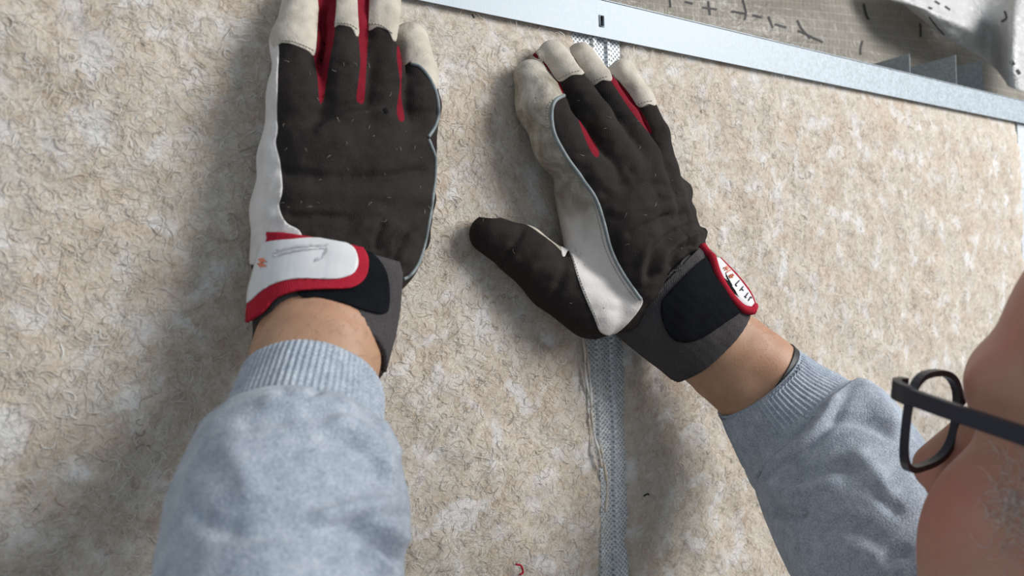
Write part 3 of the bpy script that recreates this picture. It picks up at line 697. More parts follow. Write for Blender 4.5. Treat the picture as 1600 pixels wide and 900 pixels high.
# ------------------------------------------------------------------ right-hand glove (thumb spread, fingers up against the track)
KF = 0.0035
gr = Glove([
    ([(990, 440, .040, .019), (965, 370, .038, .019), (922, 288, .034, .0165), (877, 225, .029, .0155), (846, 165, .020, .0140), (829, 121, .013, .0108)], 0.010),
    ([(1008, 425, .042, .019), (990, 340, .042, .018), (965, 250, .039, .0140), (929, 185, .035, .0117), (894, 130, .025, .0106), (863, 87, .013, .0096)], KF),
    ([(1028, 410, .041, .018), (1015, 340, .041, .017), (1001, 250, .038, .0138), (973, 190, .034, .0115), (939, 136, .024, .0104), (907, 90, .013, .0096)], KF),
    ([(1055, 395, .036, .016), (1048, 350, .036, .0155), (1031, 270, .033, .0130), (1022, 212, .028, .0107), (1000, 160, .020, .0097), (972, 113, .012, .0088)], KF),
    ([(990, 435, .040, .019), (965, 350, .040, .018), (985, 280, .038, .015)], 0.008),
    ([(1035, 400, .038, .017), (1010, 300, .036, .015)], 0.008),
    ([(1074, 390, .030, .0125), (1062, 350, .030, .0115), (1045, 290, .028, .0105)], 0.006),
    ([(898, 300, .024, .0130), (924, 400, .024, .0160), (968, 478, .032, .0185)], 0.006),
    ([(764, 366, .014, .0125), (815, 393, .016, .0165), (868, 438, .018, .0200), (925, 480, .026, .0215)], 0.004),
    ([(1060, 302, .026, .0105), (1040, 306, .030, .012)], .006), ([(1069, 334, .026, .0090), (1045, 338, .032, .012)], .005), ([(1088, 368, .028, .0075), (1062, 376, .034, .013)], .006), ([(1080, 392, .03, .0090), (1062, 392, .036, .013)], .006),
    # fourchettes, lower between the fingers
    ([(926, 235, .026, .006), (880, 160, .018, .006), (843, 95, .010, .006)], 0.003),
    ([(1012, 205, .024, .006), (985, 160, .016, .006), (958, 118, .009, .006)], 0.003),
], 0.005, folds=[
    ([(945, 300), (1000, 285), (1055, 292)], -.0012, 7), ([(960, 330), (1010, 325), (1070, 318)], .0012, 8), ([(985, 365), (1030, 345), (1078, 338)], -.0014, 6),
    ([(1030, 420), (1040, 395), (1068, 372), (1098, 362)], .0024, 6), ([(1015, 430), (1022, 395), (1045, 370), (1075, 352)], -.0020, 6), ([(1050, 412), (1062, 392), (1085, 383)], -.0022, 5),
    ([(1000, 440), (1003, 410), (1012, 380)], .0016, 7), ([(1066, 300), (1050, 306), (1030, 305)], .0015, 6), ([(1075, 332), (1055, 334), (1035, 338)], -.0014, 5),
    ([(790, 400), (805, 380), (815, 360)], -.0014, 7), ([(825, 430), (840, 405), (850, 380)], .0012, 9), ([(860, 470), (875, 440), (885, 410)], -.0014, 8),
    ([(985, 265), (1000, 275), (1020, 268)], -.0010, 8), ([(925, 262), (940, 285), (960, 300)], .0010, 9)])
gR = empty('work_glove', P(1000, 400, 0.005))
tag(gR, 'black and cream work glove on the right hand with thumb spread and soiled index finger', 'glove', 'worn work gloves')
rs = gr.region('side_panel', [(780, 90), (830, 70), (852, 100), (866, 122), (880, 149), (866, 158), (861, 180), (868, 212), (880, 236), (896, 261), (914, 286), (931, 312), (944, 348), (954, 388), (972, 425), (990, 452), (1004, 470), (985, 500), (958, 522), (938, 518), (929, 498), (912, 460), (901, 430), (889, 392), (878, 400), (868, 330), (850, 285), (800, 200), (780, 130)], front=-0.6)
gr.region('fingertip', [(826, 85), (838, 40), (880, 40), (893, 85), (903, 103), (912, 116), (893, 118), (874, 128), (858, 108), (845, 92), (838, 82)], front=-0.9)
gr.region('fingertip', [(880, 66), (890, 45), (925, 50), (940, 85), (956, 124), (940, 126), (926, 133), (912, 114), (898, 90)], front=-0.9)
gr.region('fingertip', [(953, 112), (945, 85), (985, 75), (1010, 115), (1025, 162), (1012, 163), (999, 168), (986, 150), (970, 130)], front=-0.9)
gr.region('fourchette', [(823, 75), (838, 84), (848, 100), (862, 118), (873, 128), (880, 142), (878, 148), (866, 122), (852, 99), (836, 90)], over=(0, rs, rs + 1), front=-1.1)
gr.region('fourchette', [(903, 184), (912, 198), (924, 215), (935, 235), (935, 245), (929, 244), (920, 230), (910, 205)], front=-1.1)
gr.region('fourchette', [(950, 106), (956, 118), (970, 132), (986, 150), (998, 168), (1008, 184), (1019, 206), (1016, 209), (1004, 196), (985, 172), (965, 142), (951, 120)], front=-1.1)
gr.region('thumb_seam', [(745, 335), (775, 310), (792, 310), (820, 315), (860, 330), (890, 380), (888, 402), (862, 378), (824, 352), (794, 340), (768, 341)], front=-1.1)
gr.palm()
gr.build(gR, dict(back_panel='black', side_panel='dirty_leather', fingertip='leather', fourchette='red', thumb_seam='leather', palm_panel='leather'), dict(side_panel=.0007, fingertip=.0006, thumb_seam=.0003))
pR = [(880, 150), (868, 157), (862, 172), (865, 205), (880, 236), (896, 260), (914, 285), (931, 311), (944, 348), (954, 388), (972, 425), (990, 452), (1001, 467)]
gr.cord('piping', pR, 0.0013, 'piping', gR, 0.0006)
gr.stitches([(x - 7, y + 2) for x, y in pR], gR)
gr.stitches([(x - 3, y - 4) for x, y in [(876, 128), (893, 119), (911, 115)]], gR); gr.stitches([(924, 128), (940, 122), (954, 120)], gR); gr.stitches([(997, 163), (1011, 159), (1023, 158)], gR)
gr.stitches([(891, 395), (903, 430), (916, 462), (931, 495), (937, 512)], gR)
# knit cuff of the right glove
VC, QC, _ = ring_tube([(1027, 455, .518, 93, .70), (1042, 469, .517, 93, .72), (1072, 497, .521, 90, .70), (1110, 533, .527, 85, .68)], 96, 10, lambda t, p: 0.00025 * np.cos(p * 60) + 0.0006 * vnoise(t * 5, p * 4, 9))
cfR = solidify(mesh('knit_cuff', VC, QC, M['cuff'], gR), 0.0022, -1)
shR = Shell(VC, QC)
shR.tape('hook_tape', [(1040, 462), (1090, 412), (1112, 400), (1122, 412), (1150, 462), (1158, 484), (1130, 505), (1098, 526), (1072, 534), (1050, 528), (1036, 505), (1032, 480)], 0.0004, 0.0010, 'velcro', gR)
# strap tab standing off the outer side of the wrist
def strip3d(name, A, B, thick_dir, t, mat, root):
    V = []
    for a, b in zip(A, B): V += [a, b]
    n = len(A); o = solidify(mesh(name, V, [(2 * i, 2 * i + 1, 2 * i + 3, 2 * i + 2) for i in range(n - 1)], M[mat], root), t, 0); return o
eA = catmull([PZ(1113, 402, .500), PZ(1122, 430, .498), PZ(1140, 460, .500), PZ(1160, 481, .503), PZ(1176, 486, .506)], 8)
eB = catmull([PZ(1124, 404, .512), PZ(1140, 420, .514), PZ(1158, 440, .516), PZ(1172, 460, .518), PZ(1179, 478, .520)], 8)
strap = strip3d('strap_tab', eA, eB, None, 0.0022, 'patch', gR)
mesh('strap_binding', *tube(np.vstack([catmull([PZ(1097, 384, .512), PZ(1106, 396, .507), PZ(1113, 402, .500)], 6)[:-1], eA]), 0.0029, 8), M['binding'], gR)
mesh('strap_binding', *tube(np.vstack([eB[:6], eB[6:]]), 0.0016, 8), M['binding'], gR)
mesh('strap_binding', *tube([eA[-1], (eA[-1] + eB[-1]) / 2, eB[-1]], 0.0027, 8), M['binding'], gR)
mesh('strap_binding', *tube([PZ(1108, 394, .508), PZ(1115, 396, .510), PZ(1122, 402, .512)], 0.0022, 8), M['thread'], gR)
def tab_pt(u, v):
    a = np.array([np.interp(u, np.linspace(0, 1, len(eA)), eA[:, k]) for k in range(3)]); b = np.array([np.interp(u, np.linspace(0, 1, len(eB)), eB[:, k]) for k in range(3)])
    n = np.cross(eA[-1] - eA[0], b - a); n /= np.linalg.norm(n)
    if n @ (EYE - a) < 0: n = -n
    return a + (b - a) * v + n * 0.0016
def tab_marks(name, segs, mat):
    parts = []
    for u0_, v0_, u1_, v1_, w in segs: parts.append(tube([tab_pt(u0_, v0_), tab_pt((u0_ + u1_) / 2, (v0_ + v1_) / 2), tab_pt(u1_, v1_)], w, 4))
    mesh(name, *join_vf(parts), M[mat], strap)
tab_marks('orange_logo', [(.20, .45, .20, .85, .0005), (.23, .45, .23, .85, .0004), (.20, .65, .25, .65, .0005), (.27, .45, .27, .85, .0004), (.32, .5, .36, .5, .0006), (.32, .62, .37, .62, .0006), (.33, .75, .36, .75, .0006)], 'print_orange')
tab_marks('dark_lettering', [(.46, .5, .46, .85, .0004), (.46, .5, .49, .5, .0004), (.56, .5, .56, .8, .0004), (.56, .65, .60, .65, .0004), (.66, .5, .70, .5, .0004), (.68, .5, .68, .8, .0004), (.76, .5, .76, .8, .0004), (.76, .8, .80, .8, .0004)], 'print_dark')

# ------------------------------------------------------------------ left-hand glove (fingers running out of the top of the frame)
gl = Glove([
    ([(460, 430, .038, .020), (464, 330, .036, .0170), (470, 240, .032, .0138), (463, 150, .031, .0122), (463, 70, .021, .0112), (474, 2, .012, .0104)], 0.008),
    ([(500, 430, .042, .020), (518, 320, .040, .0175), (534, 210, .037, .0140), (540, 110, .037, .0112), (541, 40, .027, .0102), (541, -28, .014, .0095)], KF),
    ([(545, 430, .042, .020), (572, 320, .041, .0170), (592, 205, .038, .0138), (598, 110, .038, .0114), (598, 40, .028, .0106), (597, -28, .014, .0095)], KF),
    ([(598, 400, .038, .0165), (624, 320, .036, .0150), (641, 235, .036, .0140), (655, 165, .040, .0118), (652, 115, .028, .0108), (642, 64, .012, .0102)], KF),
    ([(500, 430, .042, .020), (500, 250, .036, .016)], 0.010), ([(560, 430, .042, .020), (565, 230, .038, .0155)], 0.010), ([(596, 405, .040, .017), (612, 240, .038, .0145)], 0.010),
    ([(436, 400, .030, .0130), (437, 330, .027, .0125), (444, 250, .026, .0115), (453, 170, .024, .0100)], 0.006),
    ([(618, 400, .036, .0130), (638, 345, .034, .0115), (645, 280, .034, .0115)], 0.006),
    ([(590, 400, .022, .0140), (644, 372, .013, .0100), (654, 310, .012, .0098), (645, 250, .012, .0095)], 0.003),
    ([(503, 150, .024, .006), (507, 80, .017, .0075), (509, 0, .010, .0080)], 0.003),
    ([(565, 155, .025, .005), (568, 80, .018, .006), (568, -10, .011, .0065)], 0.003),
    ([(627, 185, .026, .005), (628, 120, .018, .005), (622, 60, .011, .005)], 0.003),
], 0.005, folds=[
    ([(445, 268), (520, 275), (590, 277), (660, 268)], -.0018, 8), ([(445, 300), (530, 305), (600, 300), (665, 310)], .0012, 12), ([(500, 205), (540, 185), (590, 178), (620, 188)], .0016, 9),
    ([(480, 195), (520, 172), (570, 160)], -.0010, 8), ([(455, 338), (500, 336), (545, 340)], -.0018, 6), ([(590, 385), (592, 370), (600, 352)], -.0026, 6), ([(606, 392), (610, 376), (622, 358)], .0020, 6), ([(618, 410), (624, 392), (638, 372)], -.0026, 6),
    ([(640, 425), (645, 400), (652, 380)], .0012, 7), ([(560, 360), (575, 340), (590, 330)], .0010, 8), ([(530, 100), (548, 104), (560, 98)], -.0008, 6)])
gL = empty('work_glove', P(550, 300, 0.005))
tag(gL, 'black and cream work glove on the left hand with white wrist strap edged in red', 'glove', 'worn work gloves')
gl.region('fingertip', [(425, 66), (415, -60), (500, -60), (496, 20), (491, 84), (480, 79), (455, 69), (440, 67)], front=-0.9)
gl.region('fingertip', [(516, 38), (521, -70), (562, -70), (560, 52), (548, 43), (530, 39)], front=-0.9)
gl.region('fingertip', [(572, 40), (574, -70), (628, -70), (619, 60), (606, 48), (590, 42)], front=-0.9)
gl.region('fingertip', [(618, 60), (615, 20), (660, 20), (685, 90), (682, 140), (668, 120), (655, 105), (640, 98), (628, 104), (621, 85)], front=-0.9)
gl.region('side_panel', [(405, 60), (434, 64), (434, 120), (433, 180), (434, 203), (431, 224), (437, 250), (441, 285), (440, 305), (436, 320), (441, 338), (450, 350), (470, 364), (470, 400), (380, 400), (380, 200)], front=-0.9)
gl.region('fourchette', [(494, 82), (497, 20), (492, -60), (525, -60), (524, 40), (514, 100), (505, 158), (499, 158), (496, 120), (490, 86)], over=(0, 1, 2), front=-1.1)
gl.region('fourchette', [(557, -60), (578, -60), (576, 40), (572, 110), (569, 158), (560, 160), (557, 150), (563, 100), (560, 50)], over=(0, 2, 3), front=-1.1)
gl.region('fourchette', [(622, 70), (628, 100), (627, 150), (632, 186), (624, 188), (620, 170), (625, 130), (620, 90)], over=(0, 3, 4), front=-1.1)
gl.palm()
gl.build(gL, dict(back_panel='black', side_panel='white_leather', fingertip='leather', fourchette='red', palm_panel='leather'), dict(side_panel=.0006, fingertip=.0006))
gl.cord('piping', [(642, 100), (656, 105), (669, 120), (680, 142), (684, 160), (684, 182), (678, 200), (669, 214)], 0.0010, 'piping', gL, 0.0003)
gl.cord('piping', [(669, 218), (674, 230), (680, 248), (680, 275), (676, 305), (671, 340), (662, 385), (653, 412), (642, 428), (630, 436)], 0.0010, 'piping', gL, 0.0003)
gl.stitches([(438, 63), (456, 65), (480, 75), (490, 80)], gL); gl.stitches([(524, 36), (545, 39), (558, 47)], gL); gl.stitches([(577, 38), (595, 41), (613, 54)], gL)
q = gl.on(603, 173, 0.0003)
if q is not None:
    l_, n_ = cast(gl.bv, 603, 173); a_ = np.cross(n_, UP); a_ /= np.linalg.norm(a_); b_ = np.cross(n_, a_)
    mesh('worn_hole', [q + 0.0017 * (math.cos(t) * a_ * 0.8 + math.sin(t) * b_ * 1.2) for t in np.linspace(0, 6.283, 12, endpoint=False)], [tuple(range(12))], M['velcro'], gL)
# lint caught on the black cloth of both gloves
def lint(g, box, n, seed, root):
    r = random.Random(seed); parts = []
    for _ in range(n):
        x, y = r.uniform(box[0], box[2]), r.uniform(box[1], box[3]); a = r.uniform(0, 6.28); L = r.uniform(3, 10); c = r.uniform(-0.8, 0.8)
        w = [g.on(x + L * t * math.cos(a + c * t), y + L * t * math.sin(a + c * t), 0.0004 + 0.0006 * math.sin(t * 3.1)) for t in (0, .33, .66, 1)]
        if all(q is not None for q in w) and max(np.linalg.norm(w[i] - w[i + 1]) for i in range(3)) < 0.003: parts.append(tube(w, 0.00007, 3))
    mesh('lint', *join_vf(parts), M['thread'], root)['kind'] = 'stuff'
lint(gl, (440, 90, 670, 360), 40, 1, gL); lint(gr, (900, 150, 1070, 400), 26, 2, gR); lint(gr, (745, 345, 900, 490), 10, 3, gR)
# wrist cuff of the left glove: opens towards the forearm
tanL = [cam_dir(-.2, -1, -.10), cam_dir(0.0, -.95, -.30), cam_dir(-.02, -.80, -.60), cam_dir(-.04, -.62, -.80)]
VC, QC, _ = ring_tube([(526, 388, .374, 100, .40), (522, 430, .373, 107, .54), (512, 490, .370, 109, .70), (500, 548, .362, 106, .80)], 110, 10, lambda t, p: 0.0002 * np.cos(p * 60) + 0.0006 * vnoise(t * 5, p * 4, 19), tanL)
solidify(mesh('knit_cuff', VC, QC, M['cuff'], gL), 0.0026, -1)
shL = Shell(VC, QC)
shL.tape('hook_tape', [(520, 385), (560, 385), (585, 402), (600, 422), (606, 448), (606, 475), (600, 490), (575, 487), (545, 477), (500, 466), (470, 464), (470, 430)], 0.0004, 0.0010, 'velcro', gL)
outer = [(380, 420), (396, 372), (408, 362), (430, 366), (470, 368), (515, 369), (548, 378), (566, 396), (573, 418), (566, 439), (545, 452), (505, 455), (465, 458), (436, 468), (420, 486), (405, 500), (385, 506), (370, 500)]
inner = [(372, 440), (392, 405), (412, 386), (440, 380), (480, 378), (520, 380), (546, 391), (556, 408), (556, 422), (546, 434), (520, 440), (470, 440), (440, 446), (418, 458), (400, 474), (384, 480), (368, 478)]
stp = shL.tape('strap_binding', outer, 0.0020, 0.0014, 'binding', gL)
pat = shL.tape('strap_patch', inner, 0.0032, 0.0009, 'patch', gL)
shL.strokes('grey_lettering', [[(434, 398), (450, 395), (480, 391), (516, 390)], [(434, 404), (450, 401), (480, 396), (508, 394)], [(508, 394), (514, 400), (504, 410)], [(500, 410), (497, 416)]], 3.0, 0.0047, 'print_grey', pat)
shL.strokes('orange_logo', [[(417, 413), (420, 412), (424, 411)], [(416, 420), (419, 419), (423, 418)]], 6, 0.0047, 'print_orange', pat)
# ------------------------------------------------------------------ the man: head, forearms, sweatshirt
HF = cam_dir(-0.50, 0.0, 0.866); PITCH = math.radians(6.0)
HL = cam_dir(-0.866, 0.0, -0.50); HL /= np.linalg.norm(HL); HF /= np.linalg.norm(HF)
HU0 = np.cross(HF, -HL); HU0 = HU0 if HU0 @ UP > 0 else -HU0
HF, HU = HF * math.cos(PITCH) + HU0 * math.sin(PITCH), HU0 * math.cos(PITCH) - HF * math.sin(PITCH)
LENS_C = PZ(1446, 656, 0.333)
HC = LENS_C - HF * 0.106 - HL * 0.033
def hp(f, l, u): return HC + HF * f + HL * l + HU * u
def to_head(p):
    q = p - HC; return np.stack([q @ HF, q @ HL, q @ HU], -1)
def ell(p, c, r):
    q = (p - np.array(c)) / np.array(r); k = np.sqrt((q * q).sum(1)); return (k - 1) * min(r) * (0.6 + 0.4 / np.maximum(k, 0.5))
NECK_B = HC - UP * 0.21 - FW * 0.0 + cam_dir(0.035, 0, -0.05)
nb = to_head(NECK_B[None])[0]
def head_sdf(pw):
    p = to_head(pw); s = p.copy(); s[:, 1] = np.abs(s[:, 1])           # symmetric halves
    d = ell(p, (-0.012, 0, 0.040), (0.100, 0.078, 0.088))
    d = smin(d, ell(p, (0.028, 0, -0.035), (0.066, 0.064, 0.088)), 0.03)
    d = smin(d, sd_cone(s, np.array([0.072, 0.0, -0.112]), np.array([0.0, 0.052, -0.075]), 0.021, 0.020), 0.03)     # jaw
    d = smin(d, ell(s, (0.066, 0.042, -0.040), (0.028, 0.026, 0.032)), 0.022)
    d = smin(d, ell(s, (0.055, 0.040, -0.082), (0.034, 0.028, 0.044)), 0.02)                                       # cheek
    d = smin(d, sd_cone(s, np.array([0.088, 0.010, 0.024]), np.array([0.070, 0.048, 0.024]), 0.011, 0.010), 0.016)  # brow
    eye = ell(s, (0.106, 0.029, 0.001), (0.018, 0.016, 0.010)); d = -smin(-d, eye, 0.012)                           # eye socket
    d = smin(d, sd_cone(p, np.array([0.088, 0, 0.012]), np.array([0.115, 0, -0.029]), 0.0080, 0.0125), 0.009)       # nose
    d = smin(d, ell(s, (0.103, 0.0125, -0.033), (0.012, 0.008, 0.009)), 0.006)
    d = smin(d, sd_cone(s, np.array([0.091, 0.0, -0.066]), np.array([0.080, 0.022, -0.070]), 0.0075, 0.004), 0.008)
    d = smin(d, sd_cone(s, np.array([0.089, 0.0, -0.077]), np.array([0.079, 0.020, -0.074]), 0.0080, 0.004), 0.006)
    q = s.copy(); ear = ell(q, (-0.012, 0.080, -0.004), (0.020, 0.010, 0.033)); con = ell(q, (-0.006, 0.090, -0.002), (0.012, 0.008, 0.020))
    d = smin(d, -smin(-ear, con, 0.006), 0.007)
    d = smin(d, sd_cone(p, np.array([-0.035, 0, -0.06]), nb, 0.058, 0.060), 0.03)                                   # neck
    return d
lo = np.minimum(HC, NECK_B) - 0.17; hi = np.maximum(HC, NECK_B) + 0.17
VH, QH = surface(head_sdf, lo, hi, 0.0032)
NH = vnormals(VH, tri_of(QH))
TH = QH if np.mean(((VH - HC) * NH).sum(1)) > 0 else QH[:, ::-1]
person = empty('person', (NECK_B[0], NECK_B[1], 0.0))
tag(person, 'man in glasses and grey sweatshirt pressing both gloved hands onto the wool', 'person')
ARM_L = [(505, 500, .372, 92, .86), (500, 535, .364, 98, .88), (492, 575, .354, 99, .9), (482, 640, .338, 96, .84), (470, 720, .318, 100, .8)]
ARM_R = [(1075, 500, .522, 70, .72), (1112, 535, .526, 72, .72), (1150, 567, .528, 74, .74), (1188, 600, .528, 76, .76), (1240, 660, .52, 78, .8)]
bump_ = lambda sd: (lambda t, p: 0.0012 * vnoise(t * 3, np.cos(p) * 2 + 5, sd) + 0.0006 * vnoise(t * 9, np.sin(p) * 4 + 9, sd + 1))
tanS = [cam_dir(0, -.66, -.75)] * 2 + [cam_dir(.05, -.60, -.80)] * 3
VL, FL, arm_l = ring_tube(ARM_L, 64, 8, bump_(51), tanS); VR, FR, arm_r = ring_tube(ARM_R, 64, 8, bump_(61))
V = np.vstack([VH, VL, VR]); Fc = np.vstack([TH, FL + len(VH), FR + len(VH) + len(VL)])
body = mesh('body', V, Fc, M['face'], person)
body.data.materials.append(M['skin'])
mi = np.zeros(len(body.data.polygons), np.int32); mi[len(TH):] = 1
if len(mi) == len(Fc): body.data.polygons.foreach_set('material_index', mi)
for sgn in (1, -1):
    c = hp(0.071, 0.029 * sgn, 0.001); u, v = np.meshgrid(np.linspace(0, 2 * np.pi, 20, endpoint=False), np.linspace(0.02, np.pi - 0.02, 12), indexing='ij')
    E = c + 0.0115 * np.stack([np.cos(u) * np.sin(v), np.sin(u) * np.sin(v), np.cos(v)], -1).reshape(-1, 3); idx = np.arange(240).reshape(20, 12)
    mesh('eye', E, np.stack([idx[:, :-1], np.roll(idx, -1, 0)[:, :-1], np.roll(idx, -1, 0)[:, 1:], idx[:, 1:]], -1).reshape(-1, 4), M['eye'], person)
# grey hair: sideburn and short beard by the ear, fringe round the back of the head
bh = BVHTree.FromPolygons([tuple(v) for v in VH], [tuple(map(int, t)) for t in TH])
hair = []; rr = random.Random(5)
def strand(o, n, L, curl, r):
    a = np.cross(n, np.array([rr.uniform(-1, 1) for _ in range(3)])); a /= np.linalg.norm(a) + 1e-9; b = np.cross(n, a)
    pts = [o + n * (L * t * 0.35) + a * (L * t) * math.cos(curl * t) + b * (L * t) * math.sin(curl * t) for t in (0, .25, .5, .75, 1)]
    return tube(pts, [r, r, r * .9, r * .7, r * .3], 3, False)
for _ in range(170):
    x, y = 1588 + rr.gauss(0, 22), 790 + rr.gauss(0, 45)
    if x < 1535 or x > 1620: continue
    l, n = cast(bh, x, y)
    if l is not None: hair.append(strand(l, n, rr.uniform(.004, .009), rr.uniform(-2, 2), 0.00013))
for _ in range(5200):
    th = rr.uniform(0, 6.283); f, l, u = math.cos(th), math.sin(th), rr.uniform(-0.75, 0.35)
    if f > -0.05 - 0.1 * u: continue
    o = hp(-0.01 + f * 0.3, l * 0.3, 0.03 + u * 0.3); loc, n, i, t = bh.ray_cast(Vector(o), Vector(HC + HU * 0.02 - o).normalized())
    if loc is not None: hair.append(strand(np.array(loc), np.array(n), rr.uniform(.004, .008), rr.uniform(-1, 1), 0.00016))
tag(mesh('hair', *join_vf(hair), M['hair'], person), 'short grey hair and sideburn', kind='stuff')
# hairs on the forearms
ah = []
for (C, S, Nn, T, a, b), seed, t0 in ((arm_r, 1, 0.15), (arm_l, 2, 0.2)):
    for _ in range(150):
        i = rr.uniform(t0, 0.8) * (len(C) - 2); k = int(i); f = rr.uniform(0.1, 3.0); c = C[k]
        n = math.cos(f) * S[k] + math.sin(f) * Nn[k]; o = c + math.cos(f) * a[k] * S[k] + math.sin(f) * b[k] * Nn[k]
        d = T[k] * rr.choice((-.4, .8)) + np.cross(n, T[k]) * rr.uniform(-1, 1); d /= np.linalg.norm(d); L = rr.uniform(.004, .009)
        ah.append(tube([o, o + d * L * .5 + n * L * .12, o + d * L + n * L * .05], [.00004, .00004, .00002], 3, False))
tag(mesh('arm_hair', *join_vf(ah), M['arm_hair'], person), kind='stuff')

# sweatshirt: torso and upper arms, both sleeves, ribbed cuffs
SHL = NECK_B + HL * 0.17 - UP * 0.05; SHR = NECK_B - HL * 0.17 - UP * 0.05
ELB_L = PZ(430, 1060, .232) + cam_dir(0.005, -0.07, -0.05); ELB_R = PZ(1455, 985, .415) + cam_dir(0.02, -0.03, -0.01)
HIP = NECK_B * np.array([1, 1, 0]) + np.array([0, -0.02, 0.62])
def shirt_sdf(p):
    d = sd_cone(p, NECK_B - UP * 0.06, NECK_B - UP * 0.06 + HL * 0.13, 0.085, 0.065)
    d = smin(d, sd_cone(p, NECK_B - UP * 0.06, NECK_B - UP * 0.06 - HL * 0.13, 0.085, 0.065), 0.04)
    for s_ in (-1, 1): d = smin(d, sd_cone(p, NECK_B - UP * 0.14 + HL * 0.07 * s_, HIP + HL * 0.07 * s_, 0.125, 0.115), 0.05)
    d = smin(d, sd_cone(p, SHL, ELB_L, 0.068, 0.050), 0.03); d = smin(d, sd_cone(p, SHR, ELB_R, 0.068, 0.058), 0.03)
    d = np.maximum(d, (NECK_B[2] - 0.62 - p[:, 2]))
    hole = sd_cone(p, NECK_B - UP * 0.03, NECK_B + UP * 0.2, 0.064, 0.066)
    return -smin(-d, hole, 0.008)
pts = np.array([SHL, SHR, ELB_L, ELB_R, HIP, NECK_B])
VS, QS = surface(shirt_sdf, pts.min(0) - 0.2, pts.max(0) + 0.2, 0.009)
ns = vnormals(VS, tri_of(QS))
if np.mean(((VS - VS.mean(0)) * ns).sum(1)) < 0: QS = QS[:, ::-1]
SLV_L = [(476, 662, .330, 115, .90), (472, 684, .323, 134, .92), (466, 720, .310, 158, .92), (458, 790, .292, 181, .92), (448, 860, .276, 189, .92), (440, 930, .262, 190, .92), (432, 1010, .245, 190, .92)]
SLV_R = [(1236, 656, .522, 96, .82), (1250, 671, .519, 110, .88), (1268, 688, .516, 118, .88), (1296, 712, .506, 126, .9), (1325, 765, .488, 134, .9), (1355, 820, .465, 140, .9), (1395, 885, .440, 146, .9), (1440, 960, .420, 150, .9)]
def elbow_station(e, r):
    q = proj(e[None])[0]; z = float((e - EYE) @ FW); return (q[0], q[1], z, r * F_PX / z, .92)
SLV_L.append(elbow_station(ELB_L, 0.050)); SLV_R.append(elbow_station(ELB_R, 0.058))
tl = [cam_dir(.04, -.72, -.69), cam_dir(.05, -.69, -.72), cam_dir(.06, -.66, -.75)] + [cam_dir(.06, -.62, -.78)] * 5
def sleeve(st, tan, seed, folds):
    v, f, _ = ring_tube(st, 150, 16, lambda t, p: 0.0008 * vnoise(t * 5 + 3, np.cos(p) * 2 + 7, seed) + 0.0008 * vnoise(t * 12 + 3, np.sin(p) * 5 + 7, seed + 1), tan)
    nn = vnormals(v, tri_of(f)); return v + nn * fold_disp(v, nn, folds, 1.35)[:, None], f
sv_l, sf_l = sleeve(SLV_L, tl, 71, [
    ([(430, 607), (455, 614), (482, 617), (505, 606)], -.0030, 7), ([(400, 628), (440, 632), (500, 630), (560, 640)], .0018, 14),
    ([(505, 662), (540, 668), (575, 690), (600, 722), (612, 755)], .0034, 13), ([(512, 682), (548, 686), (578, 706), (596, 735), (602, 760)], -.0042, 9),
    ([(480, 812), (520, 806), (570, 790), (625, 786)], .0026, 13), ([(490, 828), (540, 820), (600, 808), (640, 806)], -.0020, 9),
    ([(545, 815), (580, 838), (610, 865), (632, 888)], -.0046, 11), ([(560, 860), (590, 885), (620, 915)], .0034, 14), ([(575, 800), (605, 825), (640, 850)], .0030, 12),
    ([(345, 690), (380, 735), (400, 790)], .0016, 22), ([(420, 880), (470, 868), (530, 880), (580, 910)], -.0010, 16), ([(300, 800), (330, 820), (380, 830)], -.0016, 16), ([(370, 665), (410, 655), (460, 652)], -.0014, 12), ([(590, 655), (605, 690), (625, 720)], .0026, 10)])
sv_r, sf_r = sleeve(SLV_R, None, 81, [
    ([(1172, 740), (1205, 722), (1250, 692), (1285, 655), (1318, 595)], .0020, 8), ([(1178, 752), (1215, 734), (1262, 702), (1298, 662), (1332, 604)], -.0018, 5),
    ([(1330, 590), (1365, 615), (1390, 650), (1400, 690)], .0034, 18), ([(1290, 660), (1330, 655), (1370, 668), (1400, 690)], -.0022, 10),
    ([(1200, 752), (1245, 748), (1300, 728), (1340, 735)], -.0032, 10), ([(1210, 775), (1260, 770), (1320, 752)], .0026, 13), ([(1330, 700), (1370, 745), (1390, 790)], .0026, 16), ([(1360, 760), (1390, 790), (1410, 800)], -.0028, 9),
    ([(1195, 790), (1225, 802), (1265, 800)], -.0040, 8), ([(1255, 835), (1320, 820), (1390, 850)], -.0020, 12), ([(1380, 880), (1400, 865), (1425, 860)], -.0034, 8), ([(1290, 870), (1340, 860), (1380, 880)], .0022, 14)])
V = np.vstack([VS, sv_l, sv_r]); Fc = np.vstack([QS, sf_l + len(VS), sf_r + len(VS) + len(sv_l)])
shirt = mesh('sweatshirt', V, Fc, M['heather'], person)
rib = lambda n, amp: (lambda t, p: amp * np.clip(t * 12 - 0.3, 0, 1) * np.sign(np.cos(p * n)) * np.abs(np.cos(p * n)) ** 0.6 + 0.0007 * vnoise(t * 3, np.cos(p) * 3 + 4, 12))
cv, cf, _ = ring_tube([(488, 604, .352, 106, .92), (487, 612, .347, 111, .93), (482, 640, .339, 117, .93), (476, 672, .328, 124, .92), (472, 692, .321, 122, .88)], 480, 6, rib(76, .00032), [cam_dir(.04, -.60, -.80), cam_dir(.04, -.61, -.79), cam_dir(.04, -.66, -.75), cam_dir(.04, -.70, -.72), cam_dir(.05, -.69, -.72)])
c1 = solidify(mesh('cuff', cv, cf, M['heather'], shirt), 0.0020, -1)
cv, cf, _ = ring_tube([(1185, 597, .528, 79, .84), (1192, 605, .528, 81, .85), (1214, 632, .526, 92, .86), (1238, 658, .523, 104, .86), (1256, 677, .519, 104, .84)], 480, 6, rib(76, .0004))
